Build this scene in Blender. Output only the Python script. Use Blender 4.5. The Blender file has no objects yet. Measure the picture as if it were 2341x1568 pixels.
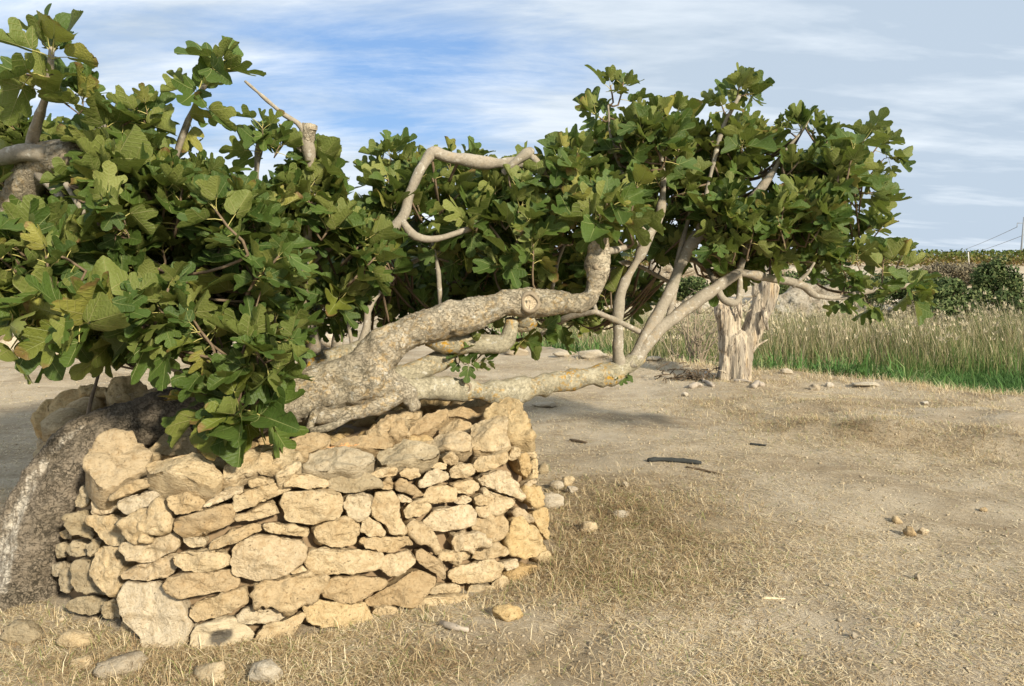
import bpy, bmesh, math, random
import numpy as np
from mathutils import Vector, Matrix, noise as mnoise

random.seed(7)
RNG = np.random.default_rng(7)
SC = bpy.context.scene
COL = SC.collection
R = math.radians

# ------------------------------------------------------------------ camera
CAM_H, PITCH, F = 1.6, R(6.7), 1691.0
cam_data = bpy.data.cameras.new('camera')
cam_data.lens, cam_data.sensor_width = 26.0, 36.0
cam_data.clip_start, cam_data.clip_end = 0.05, 3000.0
cam = bpy.data.objects.new('camera', cam_data)
COL.objects.link(cam)
cam.location = (0, 0, CAM_H)
cam.rotation_euler = (R(90) - PITCH, 0, 0)
SC.camera = cam

# ------------------------------------------------------------------ sun, sky, exposure
SUN_AZ, SUN_EL = R(37), R(28)          # azimuth measured from straight behind the camera towards the right
sun_dir = Vector((math.sin(SUN_AZ) * math.cos(SUN_EL), -math.cos(SUN_AZ) * math.cos(SUN_EL), math.sin(SUN_EL)))
sd_ = bpy.data.lights.new('sun', 'SUN')
sd_.energy, sd_.angle, sd_.color = 4.9, R(4.5), (1.0, 0.90, 0.73)
sun = bpy.data.objects.new('sun', sd_)
COL.objects.link(sun)
sun.rotation_euler = sun_dir.to_track_quat('Z', 'Y').to_euler()

SC.view_settings.view_transform = 'Standard'
SC.view_settings.look = 'None'
SC.view_settings.exposure = 0.62
SC.view_settings.gamma = 1.0
SC.view_settings.use_curve_mapping = False


class NT:
    """tiny node-tree writer"""
    def __init__(self, tree):
        self.t = tree
        self.t.nodes.clear()

    def n(self, kind, props=None, **ins):
        nd = self.t.nodes.new(kind)
        for k, v in (props or {}).items():
            setattr(nd, k, v)
        for k, v in ins.items():
            self.set(nd, k, v)
        return nd

    def set(self, nd, k, v):
        key = int(k[1:]) if k[0] == 'i' and k[1:].isdigit() else k.replace('_', ' ')
        s = nd.inputs[key]
        if isinstance(v, bpy.types.NodeSocket):
            self.t.links.new(v, s)
        elif isinstance(v, bpy.types.Node):
            self.t.links.new(v.outputs[0], s)
        else:
            s.default_value = v

    def math(self, op, a, b=0.0, c=None, clamp=False):
        nd = self.n('ShaderNodeMath', {'operation': op, 'use_clamp': clamp}, i0=a, i1=b)
        if c is not None:
            self.set(nd, 'i2', c)
        return nd.outputs[0]

    def vmath(self, op, a, b=(0, 0, 0)):
        nd = self.n('ShaderNodeVectorMath', {'operation': op}, i0=a, i1=b)
        return nd.outputs['Value'] if op in ('DOT_PRODUCT', 'LENGTH', 'DISTANCE') else nd.outputs[0]

    def mix(self, fac, a, b):
        nd = self.n('ShaderNodeMix', {'data_type': 'RGBA'})
        for i, v in ((0, fac), (6, a), (7, b)):
            s = nd.inputs[i]
            if isinstance(v, bpy.types.NodeSocket):
                self.t.links.new(v, s)
            else:
                s.default_value = v if i == 0 else (*v[:3], 1.0)
        return nd.outputs[2]

    def ramp(self, fac, stops, interp='LINEAR'):
        nd = self.n('ShaderNodeValToRGB', None, i0=fac)
        cr = nd.color_ramp
        cr.interpolation = interp
        while len(cr.elements) < len(stops):
            cr.elements.new(0.5)
        for e, (p, c) in zip(cr.elements, stops):
            e.position = p
            e.color = (c, c, c, 1) if isinstance(c, (int, float)) else (*c, 1)
        return nd.outputs[0]

    def noise(self, vec, scale, detail=4.0, rough=0.55, dist=0.0):
        return self.n('ShaderNodeTexNoise', None, Vector=vec, Scale=scale, Detail=detail, Roughness=rough, Distortion=dist).outputs['Fac']

    def mapping(self, vec, scale=(1, 1, 1), rot=(0, 0, 0), loc=(0, 0, 0)):
        return self.n('ShaderNodeMapping', None, Vector=vec, Scale=scale, Rotation=rot, Location=loc).outputs[0]


world = bpy.data.worlds.new('World')
SC.world = world
world.use_nodes = True
w = NT(world.node_tree)
sky = w.n('ShaderNodeTexSky', {'sky_type': 'NISHITA', 'sun_disc': False, 'sun_elevation': SUN_EL,
                               'sun_rotation': math.atan2(sun_dir.x, sun_dir.y), 'air_density': 1.0,
                               'dust_density': 0.6, 'ozone_density': 1.6})
tc = w.n('ShaderNodeTexCoord').outputs['Generated']
sep = w.n('ShaderNodeSeparateXYZ', None, i0=tc)
zc = w.math('MAXIMUM', sep.outputs[2], 0.0)
den = w.math('ADD', zc, 0.16)
pl = w.n('ShaderNodeCombineXYZ', None, i0=w.math('DIVIDE', sep.outputs[0], den), i1=w.math('DIVIDE', sep.outputs[1], den), i2=0.0).outputs[0]
big = w.noise(w.mapping(pl, (0.55, 0.75, 1), (0, 0, R(-8)), (3.1, 1.7, 0)), 1.0, 3, 0.5, 0.2)
streak = w.noise(w.mapping(pl, (0.8, 2.0, 1), (0, 0, R(-16)), (0.4, 4.0, 0)), 1.3, 12, 0.66, 0.35)
puff = w.noise(w.mapping(pl, (1.6, 2.6, 1), (0, 0, R(10)), (7, 2, 0)), 2.2, 8, 0.6, 0.3)


def sky_spot(px, py, sx, sy):
    """soft bump around one direction of the real sky (the gap in the cirrus, the veil on the right)"""
    a, b = (py - 784) / F, (px - 1170.5) / F
    d = Vector((b, math.cos(PITCH) - a * math.sin(PITCH), -(math.sin(PITCH) + a * math.cos(PITCH)))).normalized()
    az, el = math.atan2(d.x, d.y), math.asin(d.z)
    azn = w.math('ARCTAN2', sep.outputs[0], sep.outputs[1])
    eln = w.math('ARCSINE', sep.outputs[2])
    u = w.math('DIVIDE', w.math('SUBTRACT', azn, az), sx)
    v = w.math('DIVIDE', w.math('SUBTRACT', eln, el), sy)
    r2 = w.math('ADD', w.math('MULTIPLY', u, u), w.math('MULTIPLY', v, v))
    return w.math('EXPONENT', w.math('MULTIPLY', r2, -1.0))


gap = w.math('ADD', sky_spot(990, 125, 0.27, 0.055), w.math('ADD', w.math('MULTIPLY', sky_spot(900, 300, 0.30, 0.055), 0.8), w.math('MULTIPLY', sky_spot(350, 60, 0.22, 0.07), 0.05)))
veil = sky_spot(2100, 330, 0.36, 0.30)
cover = w.math('ADD', w.math('MULTIPLY', big, 0.65), w.math('MULTIPLY', streak, 1.05))
cover = w.math('ADD', cover, w.math('MULTIPLY', puff, 0.22))
cover = w.math('SUBTRACT', cover, w.math('MULTIPLY', gap, 0.42))
cover = w.math('ADD', cover, w.math('MULTIPLY', veil, 0.25))
mask = w.ramp(cover, [(0.0, 0.0), (0.48, 0.06), (0.70, 0.52), (0.90, 0.95)])
soft_ = w.noise(w.mapping(pl, (0.9, 2.2, 1), (0, 0, R(-20)), (5, 9, 0)), 1.0, 7, 0.55, 0.2)
greyn = w.math('ADD', w.math('ADD', w.math('MULTIPLY', soft_, 1.35), w.math('MULTIPLY', w.math('SUBTRACT', 0.5, streak), 0.5)), w.math('MULTIPLY', veil, 0.22))
ccol = w.mix(w.ramp(greyn, [(0.50, 0.0), (0.88, 1.0)]), (9.0, 9.6, 10.1), (5.1, 6.05, 7.1))
skyblue = w.mix(0.6, sky.outputs[0], (2.1, 4.4, 8.9))
skyc = w.mix(mask, skyblue, ccol)
bg = w.n('ShaderNodeBackground', None, Color=skyc, Strength=0.073)
wo = w.n('ShaderNodeOutputWorld', None, Surface=bg)

# ------------------------------------------------------------------ geometry helpers
def ray(px, py):
    """direction through a pixel of the 2341 x 1568 photograph, scaled so that y = 1"""
    a, b = (py - 784) / F, (px - 1170.5) / F
    fw, dn = math.cos(PITCH) - a * math.sin(PITCH), math.sin(PITCH) + a * math.cos(PITCH)
    return Vector((b / fw, 1.0, -dn / fw))


def P(px, py, Y):
    d = ray(px, py)
    return Vector((d.x * Y, Y, CAM_H + d.z * Y))


def pxm(Y):
    """metres per photo pixel at depth Y"""
    return Y / F


_perm = np.random.default_rng(3).permutation(256).astype(np.int64)
_perm = np.concatenate([_perm, _perm, _perm])
_val = np.random.default_rng(4).random(256) * 2 - 1


def vnoise(p):
    p = np.asarray(p, float)
    i = np.floor(p).astype(np.int64)
    f = p - i
    f = f * f * f * (f * (f * 6 - 15) + 10)
    i &= 255
    out = 0
    for dx in (0, 1):
        wx = f[:, 0] if dx else 1 - f[:, 0]
        hx = _perm[(i[:, 0] + dx) & 255]
        for dy in (0, 1):
            wy = f[:, 1] if dy else 1 - f[:, 1]
            hy = _perm[hx + ((i[:, 1] + dy) & 255)]
            for dz in (0, 1):
                wz = f[:, 2] if dz else 1 - f[:, 2]
                out = out + wx * wy * wz * _val[_perm[hy + ((i[:, 2] + dz) & 255)]]
    return out


def fbm(p, octv=4, gain=0.5):
    p = np.asarray(p, float)
    a, s, out = 1.0, 1.0, 0
    for k in range(octv):
        out = out + a * vnoise(p * s + 17.3 * k)
        a *= gain
        s *= 2.03
    return out


def link(o, parent=None):
    COL.objects.link(o)
    if parent is not None:
        o.parent = parent
    return o


def mesh_from(name, verts, faces, mat=None, smooth=True):
    """verts (N,3); faces: a (M,k) array or a list of arrays of equal-size faces"""
    me = bpy.data.meshes.new(name)
    verts = np.asarray(verts, np.float32)
    fl = faces if isinstance(faces, list) else [faces]
    fl = [np.asarray(f, np.int32) for f in fl if len(f)]
    me.vertices.add(len(verts))
    me.vertices.foreach_set('co', verts.ravel())
    nl = sum(f.size for f in fl)
    npol = sum(len(f) for f in fl)
    me.loops.add(nl)
    me.loops.foreach_set('vertex_index', np.concatenate([f.ravel() for f in fl]))
    me.polygons.add(npol)
    starts, s = [], 0
    for f in fl:
        starts.append(s + np.arange(len(f)) * f.shape[1])
        s += f.size
    me.polygons.foreach_set('loop_start', np.concatenate(starts).astype(np.int32))
    if smooth:
        me.polygons.foreach_set('use_smooth', np.ones(npol, bool))
    me.update(calc_edges=True)
    if mat:
        me.materials.append(mat)
    return me


def add(name, me, parent=None, loc=None):
    o = bpy.data.objects.new(name, me)
    link(o, parent)
    if loc is not None:
        o.location = loc
    return o


def vattr(me, name, data, typ='FLOAT'):
    a = me.attributes.new(name, typ, 'POINT')
    data = np.asarray(data, np.float32)
    a.data.foreach_set('value' if typ == 'FLOAT' else 'color', data.ravel())


def thing(name, label, cat, loc=(0, 0, 0), group=None):
    o = bpy.data.objects.new(name, None)
    o.empty_display_size = 0.1
    link(o)
    o.location = loc
    return tag(o, label, cat, group)


def tag(o, label, cat, group=None):
    o['label'] = label
    o['category'] = cat
    if group:
        o['group'] = group
    return o


def kind(o, k):
    o['kind'] = k
    return o


def catmull(pts, rad, step):
    pts = [Vector(p) for p in pts]
    ext = [pts[0] * 2 - pts[1]] + pts + [pts[-1] * 2 - pts[-2]]
    re = [rad[0]] + list(rad) + [rad[-1]]
    op, orr = [], []
    for i in range(1, len(ext) - 2):
        p0, p1, p2, p3 = ext[i - 1:i + 3]
        n = max(2, int((p2 - p1).length / step))
        for k in range(n):
            t = k / n
            q = 0.5 * ((2 * p1) + (p2 - p0) * t + (2 * p0 - 5 * p1 + 4 * p2 - p3) * t * t + (3 * p1 - p0 - 3 * p2 + p3) * t ** 3)
            op.append(q)
            tt = t * t * (3 - 2 * t)
            orr.append(re[i] * (1 - tt) + re[i + 1] * tt)
    op.append(pts[-1])
    orr.append(rad[-1])
    return op, orr


def tube(pts, rad, nseg=8, step=0.05, cap=True, smoothpath=True, dome=0.3):
    """verts, quad faces of a tube through pts (world)"""
    if smoothpath and len(pts) > 2:
        pts, rad = catmull(pts, rad, step)
    pts = [Vector(p) for p in pts]
    n = len(pts)
    tang = [(pts[min(i + 1, n - 1)] - pts[max(i - 1, 0)]).normalized() for i in range(n)]
    u = tang[0].orthogonal().normalized()
    V, Fq = [], []
    for i in range(n):
        u = (u - tang[i] * u.dot(tang[i])).normalized()
        v = tang[i].cross(u)
        for k in range(nseg):
            a = 2 * math.pi * k / nseg
            V.append(pts[i] + (u * math.cos(a) + v * math.sin(a)) * rad[i])
    for i in range(n - 1):
        for k in range(nseg):
            a, b = i * nseg + k, i * nseg + (k + 1) % nseg
            Fq.append((a, b, b + nseg, a + nseg))
    V = np.array([tuple(p) for p in V])
    faces = [np.array(Fq, np.int32)]
    if cap:
        c0, c1 = len(V), len(V) + 1
        V = np.vstack([V, [tuple(pts[0] - tang[0] * rad[0] * dome)], [tuple(pts[-1] + tang[-1] * rad[-1] * dome)]])
        tr = []
        for k in range(nseg):
            tr.append((c0, (k + 1) % nseg, k))
            b = (n - 1) * nseg
            tr.append((c1, b + k, b + (k + 1) % nseg))
        faces.append(np.array(tr, np.int32))
    return V, faces


def join(parts):
    """join [(V, faces)] into one"""
    Vs, q, t, off = [], [], [], 0
    for V, fs in parts:
        Vs.append(V)
        for f in (fs if isinstance(fs, list) else [fs]):
            (q if f.shape[1] == 4 else t).append(f + off)
        off += len(V)
    out = []
    if q:
        out.append(np.vstack(q))
    if t:
        out.append(np.vstack(t))
    return np.vstack(Vs), out


def normals_of(me):
    nv = np.empty(len(me.vertices) * 3, np.float32)
    me.vertex_normals.foreach_get('vector', nv)
    return nv.reshape(-1, 3)


def coords_of(me):
    c = np.empty(len(me.vertices) * 3, np.float32)
    me.vertices.foreach_get('co', c)
    return c.reshape(-1, 3)


def remeshed(name, parts, voxel, mat, smooth_it=2):
    V, fs = join(parts)
    me = mesh_from(name, V, fs)
    o = add('tmp', me)
    m = o.modifiers.new('r', 'REMESH')
    m.mode, m.voxel_size = 'VOXEL', voxel
    s = o.modifiers.new('s', 'SMOOTH')
    s.iterations, s.factor = smooth_it, 0.5
    dg = bpy.context.evaluated_depsgraph_get()
    out = bpy.data.meshes.new_from_object(o.evaluated_get(dg))
    bpy.data.objects.remove(o)
    bpy.data.meshes.remove(me)
    out.name = name
    out.materials.clear()
    out.materials.append(mat)
    out.polygons.foreach_set('use_smooth', np.ones(len(out.polygons), bool))
    return out


def displace(me, fn):
    c = coords_of(me)
    c2 = c + normals_of(me) * fn(c)[:, None]
    me.vertices.foreach_set('co', c2.astype(np.float32).ravel())
    me.update()


# ------------------------------------------------------------------ materials
def new_mat(name):
    m = bpy.data.materials.new(name)
    m.use_nodes = True
    t = NT(m.node_tree)
    out = t.n('ShaderNodeOutputMaterial')
    return m, t, out


def finish(t, out, col, rough=0.85, bump=None, bstr=0.5, bdist=0.01, spec=0.25):
    b = t.n('ShaderNodeBsdfPrincipled')
    t.set(b, 'Base_Color', col if not isinstance(col, tuple) else (*col[:3], 1))
    t.set(b, 'Roughness', rough)
    t.set(b, 'Specular_IOR_Level', spec)
    if bump is not None:
        bn = t.n('ShaderNodeBump', None, Height=bump, Strength=bstr, Distance=bdist)
        t.set(b, 'Normal', bn)
    t.set(out, 'Surface', b)
    return b


def mat_stone(name, c_dark, c_mid, c_pale, grey=0.5):
    m, t, out = new_mat(name)
    tcn = t.n('ShaderNodeTexCoord').outputs['Object']
    rnd = t.n('ShaderNodeObjectInfo').outputs['Random']
    off = t.n('ShaderNodeCombineXYZ', None, i0=t.math('MULTIPLY', rnd, 37.0), i1=t.math('MULTIPLY', rnd, 91.0), i2=t.math('MULTIPLY', rnd, 53.0)).outputs[0]
    p = t.vmath('ADD', tcn, off)
    n1 = t.noise(p, 7, 5, 0.6)
    n2 = t.noise(p, 75, 6, 0.72)
    n3 = t.noise(t.mapping(p, (1, 1, 3.2)), 22, 5, 0.65, 0.5)
    col = t.mix(t.ramp(n1, [(0.3, 0.0), (0.72, 1.0)]), c_mid, c_pale)
    r2 = t.math('FRACT', t.math('MULTIPLY', rnd, 7.31))
    col = t.mix(t.math('MULTIPLY', t.ramp(r2, [(0.55, 0.0), (1.0, 1.0)]), 0.75), col, (c_pale[0] * 1.0, c_pale[1] * 1.02, c_pale[2] * 1.1))
    r3 = t.math('FRACT', t.math('MULTIPLY', rnd, 13.77))
    col = t.mix(t.math('MULTIPLY', t.ramp(r3, [(0.5, 0.0), (1.0, 1.0)]), 0.75), col, c_dark)
    col = t.mix(t.math('MULTIPLY', t.ramp(n3, [(0.48, 0.0), (0.68, 1.0)]), 0.55), col, (c_dark[0] * 0.8, c_dark[1] * 0.72, c_dark[2] * 0.6))
    # grey weathering on some stones
    g = t.math('MULTIPLY', t.ramp(t.noise(p, 4.5, 6, 0.7), [(0.52, 0.0), (0.68, 1.0)]), grey)
    r5 = t.math('FRACT', t.math('MULTIPLY', rnd, 29.3))
    g = t.math('MULTIPLY', g, t.ramp(r5, [(0.4, 0.15), (1.0, 1.0)]))
    col = t.mix(g, col, (0.25, 0.235, 0.19))
    col = t.mix(t.math('MULTIPLY', t.ramp(n2, [(0.47, 0.0), (0.66, 1.0)]), 0.40), col, (c_dark[0] * 0.62, c_dark[1] * 0.58, c_dark[2] * 0.5))
    pits = t.ramp(t.noise(p, 95, 3, 0.7), [(0.24, 1.0), (0.38, 0.0)])
    col = t.mix(t.math('MULTIPLY', pits, 0.75), col, (0.09, 0.065, 0.04))
    h = t.math('ADD', t.math('MULTIPLY', n2, 0.9), t.math('MULTIPLY', n3, 0.9))
    h = t.math('SUBTRACT', h, t.math('MULTIPLY', pits, 0.6))
    col = t.vmath('MULTIPLY', col, (0.83, 0.82, 0.80))
    finish(t, out, col, 0.92, h, 0.85, 0.018, 0.1)
    return m


M = {}
M['stone'] = mat_stone('limestone', (0.45, 0.325, 0.18), (0.595, 0.455, 0.265), (0.68, 0.565, 0.375), 0.6)
M['stone_grey'] = mat_stone('weathered_shaded_limestone', (0.36, 0.29, 0.18), (0.46, 0.375, 0.24), (0.55, 0.465, 0.32), 0.6)  # partly weathered grey, partly shade of the wall's left end put into the colour
M['stone_yellow'] = mat_stone('yellow_limestone', (0.49, 0.34, 0.16), (0.60, 0.44, 0.22), (0.66, 0.52, 0.30), 0.2)
M['stone_white'] = mat_stone('pale_limestone', (0.42, 0.35, 0.25), (0.52, 0.45, 0.34), (0.60, 0.54, 0.43), 0.3)

M['stone_cream'] = mat_stone('cream_limestone', (0.50, 0.40, 0.26), (0.60, 0.49, 0.325), (0.66, 0.565, 0.40), 0.25)

M['boulder'] = None


def mat_boulder():
    m, t, out = new_mat('white_outcrop_rock')
    p = t.n('ShaderNodeTexCoord').outputs['Object']
    n1 = t.noise(p, 1.3, 6, 0.65)
    n2 = t.noise(p, 6, 7, 0.7)
    col = t.mix(t.ramp(n1, [(0.35, 0.0), (0.6, 1.0)]), (0.36, 0.29, 0.20), (0.60, 0.54, 0.43))
    col = t.mix(t.ramp(n2, [(0.50, 0.0), (0.66, 0.85)]), col, (0.17, 0.14, 0.095))
    finish(t, out, col, 0.95, n2, 1.0, 0.35, 0.05)
    return m


M['boulder'] = mat_boulder()


def mat_bark(name, base, dark, pale, crack_scale=16, lichen=0.0, aniso=(1, 1, 1), bump=0.8, crk=1.0):
    m, t, out = new_mat(name)
    p = t.n('ShaderNodeTexCoord').outputs['Object']
    n1 = t.noise(p, 9, 5, 0.6)
    n2 = t.noise(p, 55, 6, 0.7)
    warp = t.n('ShaderNodeTexNoise', None, Vector=p, Scale=11.0, Detail=7.0, Roughness=0.65).outputs['Color']
    pw = t.vmath('ADD', t.mapping(p, aniso), t.vmath('MULTIPLY', warp, (0.13, 0.13, 0.13)))
    vor = t.n('ShaderNodeTexVoronoi', {'feature': 'DISTANCE_TO_EDGE'}, Vector=pw, Scale=crack_scale).outputs['Distance']
    crack = t.ramp(vor, [(0.0, 1.0), (0.075, 0.0)])
    crack = t.math('MULTIPLY', crack, t.ramp(t.noise(p, 12, 4, 0.6), [(0.44, 0.05), (0.60, 1.0)]))
    rn_ = t.noise(t.mapping(p, (1.0, 1.6, 1.6)), 26, 5, 0.6, 0.8)
    ridge = t.ramp(t.math('ABSOLUTE', t.math('SUBTRACT', rn_, 0.5)), [(0.0, 1.0), (0.022, 0.0)])
    crack = t.math('MULTIPLY', t.math('MAXIMUM', crack, t.math('MULTIPLY', ridge, 0.7)), crk)
    col = t.mix(t.ramp(n1, [(0.3, 0.0), (0.7, 1.0)]), base, pale)
    col = t.mix(t.math('MULTIPLY', t.ramp(n2, [(0.47, 0.0), (0.66, 1.0)]), 0.4), col, dark)
    n4 = t.noise(p, 120, 4, 0.7)
    col = t.mix(t.math('MULTIPLY', t.ramp(n4, [(0.48, 0.0), (0.62, 1.0)]), 0.28), col, dark)
    n5 = t.noise(p, 3.2, 4, 0.6)
    col = t.mix(t.math('MULTIPLY', t.ramp(n5, [(0.46, 0.0), (0.62, 1.0)]), 0.45), col, (base[0] * 0.72, base[1] * 0.74, base[2] * 0.70))
    col = t.mix(t.math('MULTIPLY', crack, 0.85), col, (dark[0] * 0.4, dark[1] * 0.5, dark[2] * 0.5))
    if lichen:
        lm = t.math('MULTIPLY', t.ramp(t.noise(p, 5, 3, 0.5), [(0.46, 0.0), (0.6, 1.0)]), t.ramp(t.noise(p, 38, 4, 0.6), [(0.50, 0.0), (0.58, 1.0)]))
        col = t.mix(t.math('MULTIPLY', lm, lichen), col, (0.42, 0.24, 0.035))
        wl = t.ramp(t.noise(p, 30, 3, 0.6), [(0.60, 0.0), (0.67, 1.0)])
        col = t.mix(t.math('MULTIPLY', wl, 0.5), col, (0.55, 0.53, 0.46))
    bare = t.n('ShaderNodeAttribute', {'attribute_name': 'bare'}).outputs['Fac']
    wood = t.mix(t.ramp(t.noise(t.mapping(p, (30, 30, 6)), 2.0, 5, 0.65), [(0.38, 0.0), (0.56, 1.0)]), (0.22, 0.185, 0.14), (0.50, 0.455, 0.375))
    col = t.mix(bare, col, wood)
    h = t.math('SUBTRACT', t.math('ADD', t.math('MULTIPLY', n2, 0.7), t.math('MULTIPLY', n1, 0.4)), t.math('MULTIPLY', crack, 0.6))
    finish(t, out, col, 0.9, h, bump, 0.018, 0.12)
    return m


M['bark_rough'] = mat_bark('rough_fig_bark', (0.33, 0.28, 0.20), (0.15, 0.115, 0.072), (0.46, 0.405, 0.30), 24, 0.3, (1, 1, 1), 0.9, 0.7)
M['bark_root'] = mat_bark('cracked_old_shaded_bark', (0.205, 0.166, 0.120), (0.095, 0.074, 0.052), (0.275, 0.232, 0.175), 34, 0.0, (1, 1, 1), 1.0, 0.9)  # dark base colour carries the canopy's shade on this trunk
M['bark_limb'] = mat_bark('lichened_fig_bark', (0.335, 0.295, 0.20), (0.175, 0.15, 0.095), (0.45, 0.41, 0.30), 34, 1.0, (1, 1, 1), 0.7, 0.6)
M['bark_grey'] = mat_bark('smooth_grey_bark', (0.275, 0.24, 0.185), (0.15, 0.125, 0.09), (0.345, 0.305, 0.24), 30, 0.12, (1, 1, 1), 0.4, 0.25)
M['twig'] = mat_bark('twig_bark', (0.15, 0.105, 0.065), (0.06, 0.045, 0.03), (0.22, 0.165, 0.11), 30, 0.0, (1, 1, 1), 0.3, 0.2)


def mat_simple(name, col, var=0.25, scale=30, rough=0.85, spec=0.2):
    m, t, out = new_mat(name)
    p = t.n('ShaderNodeTexCoord').outputs['Object']
    n = t.noise(p, scale, 5, 0.6)
    lo, hi = tuple(c * (1 - var) for c in col), tuple(min(1, c * (1 + var)) for c in col)
    finish(t, out, t.mix(n, lo, hi), rough, n, 0.4, 0.01, spec)
    return m




def mat_cut():
    m, t, out = new_mat('sawn_wood')
    p = t.n('ShaderNodeTexCoord').outputs['UV']
    r = t.vmath('LENGTH', p)
    n = t.noise(p, 3.0, 4, 0.6)
    rings_ = t.math('SINE', t.math('ADD', t.math('MULTIPLY', r, 26.0), t.math('MULTIPLY', n, 9.0)))
    col = t.mix(t.math('MULTIPLY', t.math('ADD', rings_, 1.0), 0.35), (0.50, 0.41, 0.28), (0.30, 0.225, 0.14))
    ang = t.n('ShaderNodeTexNoise', None, Vector=t.vmath('NORMALIZE', p), Scale=2.6, Detail=3.0).outputs['Fac']
    col = t.mix(t.ramp(ang, [(0.60, 0.0), (0.64, 0.9)]), col, (0.07, 0.05, 0.035))
    col = t.mix(t.ramp(r, [(0.80, 0.0), (0.92, 1.0)]), col, (0.24, 0.195, 0.135))
    finish(t, out, col, 0.9, n, 0.4, 0.01, 0.1)
    return m


M['cut_wood'] = mat_cut()
M['charred'] = mat_simple('dark_stick', (0.035, 0.038, 0.036), 0.4, 40)
M['stick'] = mat_simple('brown_stick', (0.11, 0.08, 0.05), 0.35, 40)
M['straw_stick'] = mat_simple('straw_stem', (0.62, 0.52, 0.33), 0.2, 40)
M['brushwood'] = mat_simple('grey_brushwood', (0.27, 0.215, 0.15), 0.5, 9)
M['drift'] = mat_simple('bleached_wood', (0.33, 0.28, 0.22), 0.6, 22)
M['pole'] = mat_simple('galvanised_steel', (0.23, 0.25, 0.27), 0.1, 10, 0.6)
M['wire'] = mat_simple('cable', (0.22, 0.24, 0.27), 0.05, 10, 0.6)
M['post'] = mat_simple('concrete_post', (0.55, 0.53, 0.47), 0.1, 10)
M['fig_bud'] = mat_simple('tile_sliver', (0.55, 0.30, 0.13), 0.15, 25)


def mat_deadwood():
    m, t, out = new_mat('dead_trunk_wood')
    p = t.n('ShaderNodeTexCoord').outputs['Object']
    g = t.noise(t.mapping(p, (9, 9, 1.0)), 2.0, 6, 0.65, 0.4)
    g2 = t.noise(t.mapping(p, (26, 26, 2.0)), 2.0, 5, 0.65)
    n1 = t.noise(t.mapping(p, (2.2, 2.2, 0.8)), 2.0, 4, 0.6)
    col = t.mix(t.ramp(g, [(0.30, 0.0), (0.52, 1.0)]), (0.26, 0.20, 0.14), (0.50, 0.425, 0.315))
    col = t.mix(t.math('MULTIPLY', t.ramp(n1, [(0.55, 0.0), (0.68, 1.0)]), 0.55), col, (0.46, 0.29, 0.12))
    col = t.mix(t.math('MULTIPLY', t.ramp(n1, [(0.28, 1.0), (0.42, 0.0)]), 0.7), col, (0.30, 0.24, 0.18))
    n6 = t.noise(t.mapping(p, (3.2, 3.2, 1.1)), 1.6, 5, 0.6, 0.5)
    col = t.mix(t.math('MULTIPLY', t.ramp(n6, [(0.50, 0.0), (0.58, 1.0)]), 0.7), col, (0.23, 0.20, 0.165))
    crk = t.ramp(g2, [(0.33, 1.0), (0.40, 0.0)])
    col = t.mix(t.math('MULTIPLY', crk, 0.85), col, (0.06, 0.045, 0.035))
    rdg = t.noise(t.mapping(p, (4.5, 4.5, 0.55)), 2.0, 5, 0.6, 0.3)
    rdm = t.ramp(t.math('ABSOLUTE', t.math('SUBTRACT', rdg, 0.5)), [(0.0, 1.0), (0.022, 0.0)])
    col = t.mix(t.math('MULTIPLY', rdm, 0.9), col, (0.05, 0.038, 0.028))
    finish(t, out, col, 0.85, t.math('ADD', g, t.math('MULTIPLY', g2, 0.7)), 0.9, 0.04, 0.15)
    return m


M['dead'] = mat_deadwood()


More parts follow.
